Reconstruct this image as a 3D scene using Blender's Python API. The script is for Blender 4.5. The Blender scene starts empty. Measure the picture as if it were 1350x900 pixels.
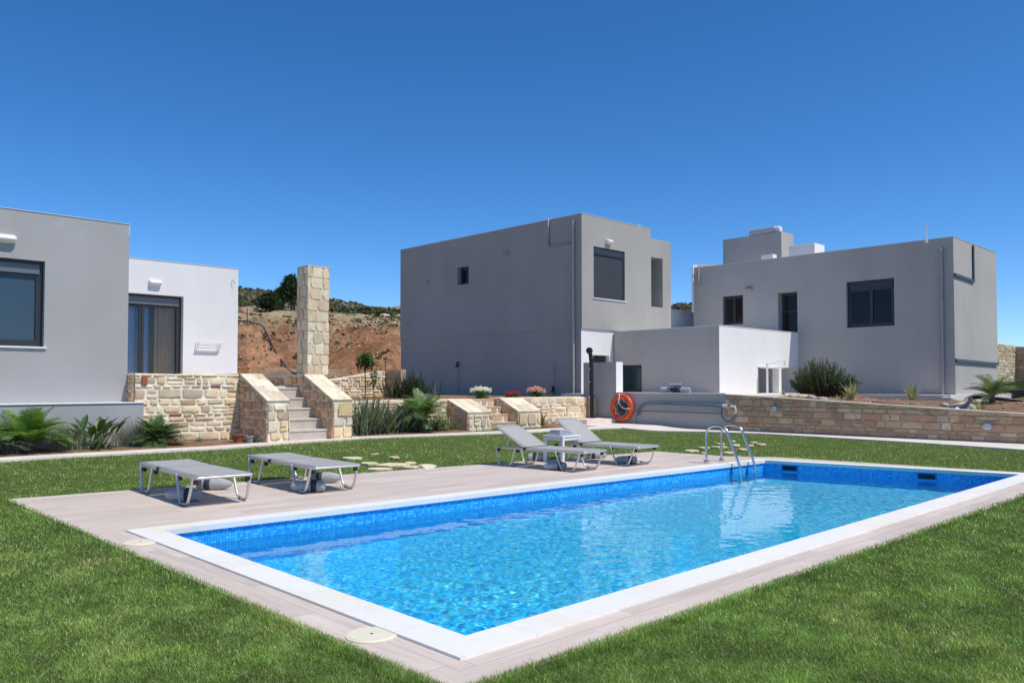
# Garden pool between grey rendered villas
SUN_E=3.05; EXPO=.32; SKY=(0,.6,.22,4.5,.140,1.25,.5)
import bpy, bmesh, math, random
import numpy as np
from mathutils import Vector, noise
R = math.radians
sc = bpy.context.scene
col = sc.collection
rnd = random.Random(7)

# ---------------------------------------------------------------- camera geometry (metres; x along the pool, y away over the deck)
F, CY, CX, EYE = 1060.0, 475.5, 675.0, 1.3
PT, YW = R(1.7), R(46)
_cp, _sp, _cy, _sy = math.cos(PT), math.sin(PT), math.cos(YW), math.sin(YW)
FWD = np.array([_cy*_cp, _sy*_cp, _sp]); RGT = np.array([_sy, -_cy, 0.0]); DWN = np.cross(FWD, RGT)
E0 = np.array([0, 0, EYE])
def _ray(px, py): return RGT*(px-CX)/F + DWN*(py-CY)/F + FWD
def Z(px, py, z=0.0):
    d = _ray(px, py); return E0 + d*((z-EYE)/d[2])
def X(px, py, x):
    d = _ray(px, py); return E0 + d*(x/d[0])
def Y(px, py, y):
    d = _ray(px, py); return E0 + d*(y/d[1])
def D(px, py, dep):
    d = _ray(px, py); return E0 + d*(dep/(_cy*d[0]+_sy*d[1]))

# ---------------------------------------------------------------- objects
def tag(o, label=None, cat=None, group=None, kind=None):
    if label: o['label'] = label
    if cat: o['category'] = cat
    if group: o['group'] = group
    if kind: o['kind'] = kind
    return o
def empty(name, loc, label, cat, group=None):
    o = bpy.data.objects.new(name, None); col.objects.link(o)
    o.location = tuple(float(c) for c in loc); o.empty_display_size = .2
    tag(o, label, cat, group)
    o['_w'] = 0
    del o['_w']
    return o
def world_loc(o):
    v = np.zeros(3)
    while o is not None:
        v += np.array(o.location); o = o.parent
    return v

class MB:
    def __init__(s): s.v=[]; s.f=[]; s.c=[]; s.uv=[]
    def face(s, pts, c=(1,1,1), uv=None):
        b=len(s.v); s.v += [tuple(float(t) for t in p) for p in pts]; s.f.append(tuple(range(b,b+len(pts)))); s.c.append(c); s.uv.append(uv)
    def box(s, lo, hi, c=(1,1,1)):
        x0,y0,z0=lo; x1,y1,z1=hi; b=len(s.v)
        s.v += [(x0,y0,z0),(x1,y0,z0),(x1,y1,z0),(x0,y1,z0),(x0,y0,z1),(x1,y0,z1),(x1,y1,z1),(x0,y1,z1)]
        for q in ((0,3,2,1),(4,5,6,7),(0,1,5,4),(1,2,6,5),(2,3,7,6),(3,0,4,7)):
            s.f.append(tuple(b+i for i in q)); s.c.append(c); s.uv.append(None)
    def obox(s, cen, ax, ay, az, hx, hy, hz, c=(1,1,1)):
        cen=np.array(cen,float); ax,ay,az=[np.array(a,float)/np.linalg.norm(a) for a in (ax,ay,az)]; b=len(s.v)
        for dz in (-1,1):
            for dx,dy in ((-1,-1),(1,-1),(1,1),(-1,1)):
                s.v.append(tuple(cen+ax*dx*hx+ay*dy*hy+az*dz*hz))
        for q in ((0,3,2,1),(4,5,6,7),(0,1,5,4),(1,2,6,5),(2,3,7,6),(3,0,4,7)):
            s.f.append(tuple(b+i for i in q)); s.c.append(c); s.uv.append(None)
    def tube(s, pts, r, n=8, closed=False, c=(1,1,1), flat=1.0):
        P=[np.array(p,float) for p in pts]; m=len(P); rs=r if isinstance(r,(list,tuple)) else [r]*m
        b=len(s.v); up=None
        for i in range(m):
            if closed: t=P[(i+1)%m]-P[i-1]
            else: t=P[min(i+1,m-1)]-P[max(i-1,0)]
            t=t/(np.linalg.norm(t)+1e-12)
            if up is None:
                a=np.array([0,0,1.]) if abs(t[2])<.9 else np.array([1.,0,0])
                up=a-t*(a@t)
            else: up=up-t*(up@t)
            up=up/(np.linalg.norm(up)+1e-12); sd=np.cross(t,up)
            for k in range(n):
                w=2*math.pi*k/n; s.v.append(tuple(P[i]+rs[i]*(math.cos(w)*up*flat+math.sin(w)*sd)))
        L=m if closed else m-1
        for i in range(L):
            for k in range(n):
                a=b+i*n+k; a2=b+i*n+(k+1)%n; d=b+((i+1)%m)*n+k; d2=b+((i+1)%m)*n+(k+1)%n
                s.f.append((a,d,d2,a2)); s.c.append(c); s.uv.append(None)
        if not closed:
            s.f.append(tuple(b+k for k in range(n))); s.c.append(c); s.uv.append(None)
            s.f.append(tuple(b+(m-1)*n+k for k in reversed(range(n)))); s.c.append(c); s.uv.append(None)
    def lathe(s, cen, prof, n=16, axis=(0,0,1), c=(1,1,1)):
        cen=np.array(cen,float); ax=np.array(axis,float); ax/=np.linalg.norm(ax)
        a=np.array([0,0,1.]) if abs(ax[2])<.9 else np.array([1.,0,0]); u=np.cross(a,ax); u/=np.linalg.norm(u); w=np.cross(ax,u); b=len(s.v)
        for r,h in prof:
            for k in range(n):
                t=2*math.pi*k/n; s.v.append(tuple(cen+ax*h+r*(math.cos(t)*u+math.sin(t)*w)))
        for i in range(len(prof)-1):
            for k in range(n):
                s.f.append((b+i*n+k,b+i*n+(k+1)%n,b+(i+1)*n+(k+1)%n,b+(i+1)*n+k)); s.c.append(c); s.uv.append(None)
        s.f.append(tuple(b+k for k in reversed(range(n)))); s.c.append(c); s.uv.append(None)
        m=(len(prof)-1)*n; s.f.append(tuple(b+m+k for k in range(n))); s.c.append(c); s.uv.append(None)
    def prism(s, poly, vec, c=(1,1,1)):
        P=[np.array(p,float) for p in poly]; V=np.array(vec,float); n=len(P)
        s.face(P,c); s.face([p+V for p in reversed(P)],c)
        for i in range(n):
            j=(i+1)%n; s.face([P[j],P[i],P[i]+V,P[j]+V],c)
    def build(s, name, mat, parent=None, smooth=False, bevel=0, base=None, label=None):
        me=bpy.data.meshes.new(name)
        V=np.array(s.v,float).reshape(-1,3)
        if parent is not None: off=world_loc(parent)
        elif base is not None: off=np.array(base,float)
        else: off=np.zeros(3)
        if getattr(s,'local',False): off=np.zeros(3)
        V=V-off
        me.from_pydata(V.tolist(),[],s.f)
        me.materials.append(mat)
        nl=np.array([len(f) for f in s.f])
        cc=np.ones((len(s.f),4)); cc[:,:3]=np.array(s.c,float).reshape(-1,3)
        at=me.color_attributes.new('Col','FLOAT_COLOR','CORNER'); at.data.foreach_set('color',np.repeat(cc,nl,axis=0).ravel())
        if any(u is not None for u in s.uv):
            ul=me.uv_layers.new(name='UVMap'); arr=[]
            for f,u in zip(s.f,s.uv):
                arr += list(u) if u is not None else [(0,0)]*len(f)
            ul.data.foreach_set('uv',np.array(arr,float).ravel())
        if smooth:
            me.shade_smooth()
        me.update()
        o=bpy.data.objects.new(name,me); col.objects.link(o)
        if parent is not None: o.parent=parent
        elif base is not None: o.location=tuple(float(t) for t in base)
        if bevel:
            b=o.modifiers.new('bevel','BEVEL'); b.width=bevel; b.segments=2; b.limit_method='ANGLE'; b.angle_limit=R(40)
        if smooth=='auto':
            me.set_sharp_from_angle(angle=R(40))
        if label: o['label']=label
        return o

# ---------------------------------------------------------------- materials
class NT:
    def __init__(s,name):
        s.m=bpy.data.materials.new(name); s.m.use_nodes=True; s.t=s.m.node_tree; s.b=s.t.nodes['Principled BSDF']; s.out=s.t.nodes['Material Output']
    def n(s,typ,**kw):
        x=s.t.nodes.new('ShaderNode'+typ)
        for k,v in kw.items():
            if isinstance(k,str) and hasattr(x,k): setattr(x,k,v)
        return x
    def set(s,x,**kw):
        for k,v in kw.items(): x.inputs[k.replace('_',' ')].default_value=v
    def l(s,a,b): s.t.links.new(a,b)
    def coord(s,kind='Object',scale=(1,1,1)):
        tc=s.n('TexCoord'); mp=s.n('Mapping'); mp.inputs['Scale'].default_value=scale; s.l(tc.outputs[kind],mp.inputs[0]); return mp.outputs[0]
    def geo(s,scale=(1,1,1)):
        g=s.n('NewGeometry'); mp=s.n('Mapping'); mp.inputs['Scale'].default_value=scale; s.l(g.outputs['Position'],mp.inputs[0]); return mp.outputs[0]
    def noise(s,vec,scale,detail=4,rough=.55,dist=0):
        x=s.n('TexNoise'); x.inputs['Scale'].default_value=scale; x.inputs['Detail'].default_value=detail; x.inputs['Roughness'].default_value=rough; x.inputs['Distortion'].default_value=dist; s.l(vec,x.inputs['Vector']); return x.outputs['Fac']
    def ramp(s,fac,stops,interp='LINEAR'):
        x=s.n('ValToRGB'); cr=x.color_ramp; cr.interpolation=interp
        while len(cr.elements)<len(stops): cr.elements.new(.5)
        for e,(p,c) in zip(cr.elements,stops): e.position=p; e.color=(c[0],c[1],c[2],1) if not isinstance(c,(int,float)) else (c,c,c,1)
        s.l(fac,x.inputs[0]); return x.outputs[0]
    def mix(s,fac,a,b,mode='MIX'):
        x=s.n('Mix'); x.data_type='RGBA'; x.blend_type=mode
        for sock,v in ((x.inputs[0],fac),(x.inputs[6],a),(x.inputs[7],b)):
            if hasattr(v,'is_linked') or hasattr(v,'links'): s.l(v,sock)
            elif isinstance(v,(int,float)): sock.default_value=v if sock==x.inputs[0] else (v,v,v,1)
            else: sock.default_value=(v[0],v[1],v[2],1)
        return x.outputs[2]
    def math(s,op,a,b=None):
        x=s.n('Math'); x.operation=op
        for i,v in ((0,a),(1,b)):
            if v is None: continue
            if isinstance(v,(int,float)): x.inputs[i].default_value=v
            else: s.l(v,x.inputs[i])
        return x.outputs[0]
    def col(s):
        a=s.n('Attribute'); a.attribute_name='Col'; return a.outputs['Color']
    def bump(s,h,strength=.3,dist=.01):
        x=s.n('Bump'); x.inputs['Strength'].default_value=strength; x.inputs['Distance'].default_value=dist; s.l(h,x.inputs['Height']); s.l(x.outputs[0],s.b.inputs['Normal']); return x
    def base(s,c,rough=.7,spec=.3,metal=0):
        if isinstance(c,tuple): s.b.inputs['Base Color'].default_value=(c[0],c[1],c[2],1)
        else: s.l(c,s.b.inputs['Base Color'])
        s.b.inputs['Roughness'].default_value=rough; s.b.inputs['Specular IOR Level'].default_value=spec; s.b.inputs['Metallic'].default_value=metal
        return s.m
def stucco(name,c,var=.07,streak=.07):
    t=NT(name); p=t.geo()
    n1=t.noise(p,.7,5,.6); n2=t.noise(t.geo((.8,.8,.14)),1.0,4,.6)
    a=t.ramp(n1,[(.25,1-var),(.75,1+var*.6)]); b=t.ramp(n2,[(.35,1-streak),(.6,1.0)])
    f=t.mix(1.0,t.mix(1.0,tuple(c),a,'MULTIPLY'),b,'MULTIPLY')
    n3=t.noise(t.geo((3.2,3.2,.22)),1.0,5,.7); f=t.mix(t.ramp(n3,[(.60,0),(.72,.10)]),f,(.20,.18,.16))
    n4=t.noise(p,2.4,6,.65,.4); f=t.mix(t.ramp(n4,[(.62,0),(.70,.08)]),f,(.75,.73,.70))
    t.bump(t.mix(.5,t.noise(p,70,3,.6),t.noise(p,5,3,.5)),.35,.008)
    return t.base(f,.9,.2)
def plain(name,c,rough=.5,spec=.4,metal=0,var=.08,scale=6,bump=0):
    t=NT(name); p=t.coord('Object'); n=t.noise(p,scale,4,.6)
    f=t.mix(1.0,tuple(c),t.ramp(n,[(.3,1-var),(.7,1+var*.5)]),'MULTIPLY')
    if bump: t.bump(t.noise(p,scale*12,3),bump,.003)
    return t.base(f,rough,spec,metal)
def foliage(name,c,rough=.45,spec=.35,trans=.25):
    t=NT(name); cc=t.mix(1.0,tuple(c),t.col(),'MULTIPLY')
    t.base(cc,rough,spec)
    tr=t.n('BsdfTranslucent'); t.l(t.mix(1.0,cc,(1.5,1.6,.7),'MULTIPLY'),tr.inputs[0])
    mx=t.n('MixShader'); mx.inputs[0].default_value=trans; t.l(t.b.outputs[0],mx.inputs[1]); t.l(tr.outputs[0],mx.inputs[2]); t.l(mx.outputs[0],t.out.inputs[0])
    return t.m
M={}
M['grey_front']=stucco('grey_stucco',(.43,.42,.415))
M['grey']=stucco('warm_grey_stucco',(.395,.38,.35))
M['grey_right']=stucco('cool_grey_stucco',(.49,.46,.425))
M['white']=stucco('white_stucco',(.86,.85,.83),.04,.05)
M['pale']=stucco('pale_grey_stucco',(.80,.79,.78),.04,.05)
M['white_paint']=plain('white_enamel',(.8,.8,.79),.35,.5,var=.03)
M['dark_metal']=plain('anthracite_aluminium',(.035,.038,.045),.38,.5,var=.1)
M['shutter']=plain('anthracite_shutter_slats',(.062,.068,.078),.5,.4,var=.05)
M['grey_metal']=plain('grey_aluminium_trim',(.16,.17,.19),.35,.5,var=.05)
M['alu']=plain('satin_aluminium',(.66,.64,.61),.38,.5,.55,var=.05)
M['steel']=plain('stainless_steel',(.66,.64,.62),.20,.5,1,var=.04)
M['black']=plain('black_plastic',(.018,.018,.02),.4,.5)
M['shower']=plain('black_shower_tube',(.012,.012,.014),.25,.5)
M['pipe']=plain('grey_pvc',(.40,.375,.35),.7,.15)
M['pipe_white']=plain('white_pvc',(.75,.75,.74),.4,.4)
M['concrete']=plain('pale_concrete',(.80,.71,.62),.85,.2,var=.12,scale=2,bump=.3)
M['terracotta']=plain('terracotta_clay',(.36,.12,.06),.7,.3,var=.2)
M['lid']=plain('ivory_plastic_lid',(.84,.78,.58),.45,.4,var=.05)
M['bag']=plain('grey_sandbag_fabric',(.42,.43,.45),.85,.2,var=.15,scale=20,bump=.5)
M['bag_dark']=plain('dark_strap_fabric',(.05,.055,.08),.85,.2,var=.15)
M['towel']=plain('grey_towel_cloth',(.42,.45,.52),.95,.1,var=.15,scale=12,bump=.8)
M['towel_dark']=plain('charcoal_towel_cloth',(.10,.11,.13),.95,.1,var=.15,scale=12,bump=.8)
M['rope']=plain('white_rope',(.75,.74,.7),.8,.2)
M['hose']=plain('blue_grey_hose',(.11,.17,.23),.45,.4)
M['bark']=plain('tree_bark',(.14,.10,.07),.9,.1,var=.3,scale=15,bump=.8)
M['mouth_shade']=plain('painted_mouth_shade',(.02,.045,.06),.8,.1)
M['room']=plain('interior_wall_paint',(.35,.33,.30),.9,.1)
# sling fabric
t=NT('grey_mesh_sling'); p=t.coord('Object',(1,1,1)); 
f=t.mix(1.0,(.42,.415,.39),t.ramp(t.noise(p,220,2),[(.3,.8),(.7,1.1)]),'MULTIPLY'); t.bump(t.noise(p,260,2),.4,.002); M['sling']=t.base(f,.75,.25)
# life ring
t=NT('orange_life_ring_plastic'); f=t.mix(1.0,(.78,.09,.025),t.ramp(t.noise(t.coord(),4),[(.3,.85),(.7,1.1)]),'MULTIPLY'); M['orange']=t.base(f,.4,.4)
# glass
def glass(name,tint,rough=.02,coat=1.0):
    t=NT(name); m=t.base(tint,rough,.35); t.b.inputs['Coat Weight'].default_value=0; t.b.inputs['Coat Roughness'].default_value=.01
    t.bump(t.noise(t.geo(),1.2,1),.03,.02); return m
M['glass_dark']=glass('dark_window_glass',(.014,.015,.017)); M['glass_dark'].node_tree.nodes['Principled BSDF'].inputs['Specular IOR Level'].default_value=.22
M['glass_teal']=glass('tinted_window_glass',(.03,.06,.065)); M['glass_blue']=glass('sky_painted_window_glass',(.05,.085,.12)); M['lamp_glass']=plain('frosted_lamp_glass',(.6,.58,.55),.5,.3)  # blue pane: the sky's reflection is put into its base colour
t=NT('clear_window_glass'); t.t.nodes.remove(t.b)
tr=t.n('BsdfTransparent'); tr.inputs[0].default_value=(.88,.92,.94,1); gl=t.n('BsdfGlossy'); gl.inputs['Roughness'].default_value=.01
fr=t.n('Fresnel'); fr.inputs[0].default_value=1.5; mx=t.n('MixShader'); t.l(fr.outputs[0],mx.inputs[0]); t.l(tr.outputs[0],mx.inputs[1]); t.l(gl.outputs[0],mx.inputs[2]); t.l(mx.outputs[0],t.out.inputs[0]); M['glass']=t.m
# curtain
M['curtain']=plain('beige_curtain_cloth',(.78,.50,.32),.9,.1,var=.1)
M['curtain_pale']=plain('sky_tinted_curtain_cloth',(.50,.66,.92),.9,.1,var=.1)  # pale curtain, the pane's blue sky reflection put into its cloth colour
# stone
def stonemat(name):
    t=NT(name); p=t.geo(); c=t.col()
    v=t.ramp(t.noise(p,14,6,.7),[(.25,.78),(.5,1.02),(.8,1.15)])
    s2=t.ramp(t.noise(p,3.0,3,.6,.8),[(.35,(.86,.80,.72)),(.65,(1,1,1))])
    f=t.mix(1.0,t.mix(1.0,c,v,'MULTIPLY'),s2,'MULTIPLY')
    t.bump(t.noise(p,38,6,.7),.5,.015)
    return t.base(f,.92,.15)
M['stone']=stonemat('sandstone_masonry')
# deck tiles (wood look) in UV metres
t=NT('wood_look_deck_tile'); uv=t.n('UVMap'); br=t.n('TexBrick'); t.l(uv.outputs[0],br.inputs['Vector'])
t.set(br,Scale=1.0,Mortar_Size=.003,Mortar_Smooth=.1,Bias=0.0,Brick_Width=1.2,Row_Height=.2); br.offset=.33
br.inputs['Color1'].default_value=(0,0,0,1); br.inputs['Color2'].default_value=(1,1,1,1); br.inputs['Mortar'].default_value=(.5,.5,.5,1)
mp=t.n('Mapping'); mp.inputs['Scale'].default_value=(.9,9,1); t.l(uv.outputs[0],mp.inputs[0])
add=t.n('VectorMath'); add.operation='ADD'; sc3=t.n('VectorMath'); sc3.operation='SCALE'; sc3.inputs[3].default_value=7.0; t.l(br.outputs[0],sc3.inputs[0]); t.l(mp.outputs[0],add.inputs[0]); t.l(sc3.outputs[0],add.inputs[1])
g=t.noise(add.outputs[0],2.2,6,.62,.6)
c1=t.ramp(g,[(.2,(.56,.46,.375)),(.5,(.67,.565,.48)),(.8,(.77,.67,.59))])
tone=t.mix(1.0,c1,t.ramp(br.outputs[0],[(0,.90),(1,1.06)]),'MULTIPLY')
big=t.ramp(t.noise(t.geo(),.6,3),[(.3,.93),(.7,1.05)])
f=t.mix(br.outputs['Fac'],t.mix(1.0,tone,big,'MULTIPLY'),(.50,.42,.36))
t.bump(g,.12,.004); M['deck']=t.base(f,.62,.35)
# coping
t=NT('white_coping_stone'); uv=t.n('UVMap'); br=t.n('TexBrick'); t.l(uv.outputs[0],br.inputs['Vector']); br.offset=0
t.set(br,Scale=1.0,Mortar_Size=.003,Mortar_Smooth=.2,Brick_Width=.5,Row_Height=5.0)
br.inputs['Color1'].default_value=(.84,.83,.79,1); br.inputs['Color2'].default_value=(.88,.87,.85,1); br.inputs['Mortar'].default_value=(.70,.67,.60,1)
st=t.ramp(t.noise(t.geo(),1.1,4,.6,.5),[(.46,(1,1,1)),(.60,(1,.96,.87)),(.75,(.96,.89,.74))])
f=t.mix(1.0,br.outputs[0],st,'MULTIPLY'); f=t.mix(1.0,f,t.ramp(t.noise(t.geo(),25,4),[(.3,.95),(.6,1)]),'MULTIPLY')
t.bump(t.noise(t.geo(),60,3),.1,.003); M['coping']=t.base(f,.65,.3)
# pool mosaic, UV metres
def mosaic(name,c1,c2,c3,grout,tile):
    t=NT(name); uv=t.n('UVMap'); mp=t.n('Mapping'); mp.inputs['Scale'].default_value=(1/tile,1/tile,1); t.l(uv.outputs[0],mp.inputs[0])
    fl=t.n('VectorMath'); fl.operation='FLOOR'; t.l(mp.outputs[0],fl.inputs[0]); wn=t.n('TexWhiteNoise'); wn.noise_dimensions='2D'; t.l(fl.outputs[0],wn.inputs['Vector'])
    tc=t.ramp(wn.outputs['Value'],[(0,c1),(.55,c2),(.92,c3)])
    fr=t.n('VectorMath'); fr.operation='FRACTION'; t.l(mp.outputs[0],fr.inputs[0]); sp=t.n('SeparateXYZ'); t.l(fr.outputs[0],sp.inputs[0])
    a=t.math('LESS_THAN',sp.outputs[0],.1); b=t.math('LESS_THAN',sp.outputs[1],.1); m=t.math('MAXIMUM',a,b)
    return t,t.mix(m,tc,grout)
t,f=mosaic('blue_mosaic_wall',(.02,.30,.80),(.035,.45,.94),(.08,.60,1.0),(.015,.20,.60),.028); M['mosaic_wall']=t.base(f,.2,.5)
t,f=mosaic('blue_mosaic_floor',(.008,.44,1.0),(.03,.68,1.0),(.20,.88,1.0),(.04,.66,1.0),.028); M['mosaic_floor']=t.base(f,.3,.4)
# water
t=NT('pool_water'); t.t.nodes.remove(t.b); g=t.n('BsdfGlass'); g.inputs['IOR'].default_value=1.22; g.inputs['Roughness'].default_value=0; g.inputs['Color'].default_value=(.94,.995,1,1); t.l(g.outputs[0],t.out.inputs[0]); M['water']=t.m
# grass blades / soils
M['blade']=foliage('grass_blade',(1,1,1),.38,.5,.35)
t=NT('lawn_soil'); p=t.geo()
f=t.ramp(t.noise(p,22,6,.7),[(.25,(.05,.075,.02)),(.5,(.12,.17,.045)),(.75,(.19,.24,.07))]); f=t.mix(t.ramp(t.noise(p,.9,4,.6),[(.5,0),(.75,.55)]),f,(.20,.19,.07)); t.bump(t.noise(p,60,5,.8),1.0,.03); M['lawn']=t.base(f,.95,.1)
t=NT('dry_soil'); p=t.geo()
f=t.ramp(t.noise(p,3,8,.7),[(.3,(.24,.13,.07)),(.5,(.40,.24,.145)),(.7,(.54,.37,.25))]); f=t.mix(t.ramp(t.noise(p,30,3,.8),[(.62,0),(.7,.7)]),f,(.62,.50,.38)); t.bump(t.noise(p,9,8,.75),1.0,.12); M['soil']=t.base(f,.97,.05)
t=NT('hillside_earth'); p=t.geo(); c=t.col()
f=t.mix(1.0,c,t.ramp(t.noise(p,.55,9,.72),[(.3,.45),(.5,1.0),(.7,1.5)]),'MULTIPLY'); f=t.mix(1.0,f,t.ramp(t.noise(p,4.0,6,.75),[(.3,.55),(.5,1.05),(.7,1.45)]),'MULTIPLY')
t.bump(t.noise(p,1.6,10,.8),1.0,.9); M['hill']=t.base(f,.97,.05)
M['scrub']=foliage('scrub_leaf',(1,1,1),.8,.1,.1)
M['leaf']=foliage('plant_leaf',(1,1,1),.42,.4,.25)
M['petal']=foliage('flower_petal',(1,1,1),.6,.2,.35)
# ================================================================ the ground, deck, pool
def smooth(t): t=np.clip(t,0,1); return t*t*(3-2*t)
def lawnz(x,y):
    x=np.asarray(x,float); y=np.asarray(y,float)
    return np.maximum(.2*smooth((y-10.7)/3.2), .11*smooth((x-13.7)/3.4)*smooth((y+6)/6))-.012
def sheet(name,xs,ys,zf,mat,kind,skip=None):
    xs=np.array(xs);ys=np.array(ys); Xg,Yg=np.meshgrid(xs,ys); Zg=zf(Xg,Yg); nx=len(xs)
    mb=MB(); mb.v=np.stack([Xg,Yg,Zg+0*Xg],-1).reshape(-1,3).tolist()
    for j in range(len(ys)-1):
        for i in range(nx-1):
            cx,cy=(xs[i]+xs[i+1])/2,(ys[j]+ys[j+1])/2
            if skip and skip(cx,cy): continue
            mb.f.append((j*nx+i,j*nx+i+1,(j+1)*nx+i+1,(j+1)*nx+i)); mb.c.append((1,1,1)); mb.uv.append(None)
    o=mb.build(name,mat,smooth=True); tag(o,kind=kind); return o
g=MB(); n=48
g.face([(4500*math.cos(2*math.pi*k/n),4500*math.sin(2*math.pi*k/n),-2.0) for k in range(n)])
tag(g.build('ground',M['soil']),kind='structure')
def lin(a,b,s): return list(np.arange(a,b,s))
xs=[-60,-40,-25,-15,-10]+lin(-6,2.4,.6)+[2.42]+lin(3,13.2,.5)+[13.35]+lin(13.6,18.4,.4)+[18.42]
ys=[-60,-40,-25,-15,-10,-6,-4,-2,-1,0,1,2,2.78]+lin(3.2,7.2,.5)+[7.5]+lin(8,15.4,.4)+[15.42]
sheet('lawn_ground',xs,ys,lambda x,y:lawnz(x,y),M['lawn'],'structure',skip=lambda x,y:2.4<x<13.36 and 2.77<y<7.51)

# pool outline: inner edge of the coping (near, back-left, far-left, far-right)
PI=[np.array(p) for p in ((2.70,3.14),(2.73,7.33),(12.69,6.93),(13.34,3.25))]
def off(poly,d):
    n=len(poly); out=[]
    for i in range(n):
        p0,p1,p2=poly[i-1],poly[i],poly[(i+1)%n]
        a=(p1-p0)/np.linalg.norm(p1-p0); b=(p2-p1)/np.linalg.norm(p2-p1)
        na=np.array([-a[1],a[0]]); nb=np.array([-b[1],b[0]])   # left normal; polygon is clockwise so left is outward
        k=(na+nb); k=k/(k@k)*2*1.0; out.append(p1+d*k*(1.0)*( (na@ (na+nb)) and 1))
    return out
PO=off(PI,.21)
DO=[np.array(p) for p in ((2.2,2.62),(2.24,10.62),(12.98,9.35),(13.02,7.86),(13.5,7.12),(13.85,2.66))]
def l2(p,q): return float(np.linalg.norm(np.array(p)-np.array(q)))
mb=MB()
def strip(a0,a1,b1,b0,z,zb=None):   # quad with UV running along a0->a1
    d=(a1-a0)/l2(a0,a1); nn=np.array([-d[1],d[0]]); f=lambda p:(float((p-a0)@d),float((p-a0)@nn))
    pts=[a0,a1,b1,b0]; return [(p[0],p[1],z) for p in pts],[f(p) for p in pts]
def addstrip(mb,*pts,z=0.0):
    a0,a1=pts[0],pts[1]; d=(a1-a0)/l2(a0,a1); nn=np.array([-d[1],d[0]])
    P=[(p[0],p[1],z) for p in pts]; uv=[(float((p-a0)@d)+3.3,float((p-a0)@nn)+20) for p in pts]
    ar=sum(P[i][0]*P[(i+1)%len(P)][1]-P[(i+1)%len(P)][0]*P[i][1] for i in range(len(P)))
    if ar<0: P=P[::-1]; uv=uv[::-1]
    mb.face(P,uv=uv)
Lb=np.array((2.24,7.60))
addstrip(mb,DO[0],np.array((2.235,PO[1][1])),PO[1],PO[0])                       # left strip
addstrip(mb,DO[0],DO[5],PO[3],PO[0])                                            # near strip
addstrip(mb,np.array((2.235,PO[1][1])),PO[1],np.array((PO[2][0],9.385)),DO[1])   # back area (wide)
mb2=mb
# split the back area so that it follows the pool edge
mb.v=mb.v[:8]; mb.f=mb.f[:2]; mb.c=mb.c[:2]; mb.uv=mb.uv[:2]
P_=[np.array((2.235,PO[1][1])),PO[1],PO[2],np.array((PO[2][0],9.38)),DO[1]]
addstrip(mb,*[P_[0],P_[1],P_[2],P_[3],P_[4]])
addstrip(mb,PO[2],DO[3],DO[2],np.array((PO[2][0],9.38)))
addstrip(mb,PO[2],PO[3],DO[5],DO[4],DO[3])
for i in range(len(DO)):
    a,b=DO[i],DO[(i+1)%len(DO)]; mb.face([(b[0],b[1],0),(a[0],a[1],0),(a[0],a[1],-.12),(b[0],b[1],-.12)],uv=[(0,0),(1,0),(1,.1),(0,.1)])
tag(mb.build('pool_deck',M['deck']),kind='structure')
# coping
PN=off(PI,-.025); mb=MB()
zt=.014
for i in range(4):
    j=(i+1)%4; a,b,c,d=PN[i],PN[j],PO[j],PO[i]
    dd=(b-a)/l2(a,b); nn=np.array([-dd[1],dd[0]]); f=lambda p:(float((p-a)@dd)+.2,float((p-a)@nn)+.5)
    mb.face([(p[0],p[1],zt) for p in (a,d,c,b)],uv=[f(p) for p in (a,d,c,b)])
    mb.face([(p[0],p[1],z) for p,z in ((a,zt),(b,zt),(b,-.035),(a,-.035))],uv=[f(a),f(b),f(b),f(a)])
    mb.face([(p[0],p[1],z) for p,z in ((a,-.035),(b,-.035),(PI[j],-.035),(PI[i],-.035))],uv=[f(a),f(b),f(b),f(a)])
    mb.face([(p[0],p[1],z) for p,z in ((c,zt),(d,zt),(d,-.02),(c,-.02))],uv=[f(c),f(d),f(d),f(c)])
tag(mb.build('pool_coping',M['coping']),kind='structure')
# shell
DEP=-1.0; WL=-.165
mb=MB(); u=0
for i in range(4):
    j=(i+1)%4; a,b=PI[i],PI[j]; L=l2(a,b)
    mb.face([(a[0],a[1],-.033),(b[0],b[1],-.033),(b[0],b[1],DEP),(a[0],a[1],DEP)],uv=[(u,0),(u+L,0),(u+L,DEP),(u,DEP)]); u+=L
o=mb.build('pool_wall',M['mosaic_wall']); tag(o,kind='structure'); o.cycles.is_caustics_receiver=True
mb=MB(); mb.face([(p[0],p[1],DEP) for p in PI][::-1],uv=[(p[0],p[1]) for p in PI][::-1])
o=mb.build('pool_floor',M['mosaic_floor']); tag(o,kind='structure'); o.cycles.is_caustics_receiver=True
# water surface with real ripples
nx,ny=700,290; S,T=np.meshgrid(np.linspace(0,1,nx),np.linspace(0,1,ny))
A=[p for p in PI]; PX=(1-T)[...,None]*((1-S)[...,None]*A[0]+S[...,None]*A[3])+T[...,None]*((1-S)[...,None]*A[1]+S[...,None]*A[2])
rng=np.random.default_rng(3); H=np.zeros_like(S)
for i in range(70):
    lam=.045*(9.0**rng.uniform(0,1)); th=rng.uniform(0,2*math.pi); k=2*math.pi/lam
    H+=.0012*lam**.95*rng.uniform(.4,1)*np.sin(k*(PX[...,0]*math.cos(th)+PX[...,1]*math.sin(th))+rng.uniform(0,6.28))
H*= .55+.45*np.sin(PX[...,0]*.9+1)*np.sin(PX[...,1]*1.1)
me=bpy.data.meshes.new('pool_water'); V=np.concatenate([PX,(WL+H)[...,None]],-1).reshape(-1,3)
ii=np.arange(nx*ny).reshape(ny,nx); Q=np.stack([ii[:-1,:-1],ii[:-1,1:],ii[1:,1:],ii[1:,:-1]],-1).reshape(-1,4)
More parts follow.
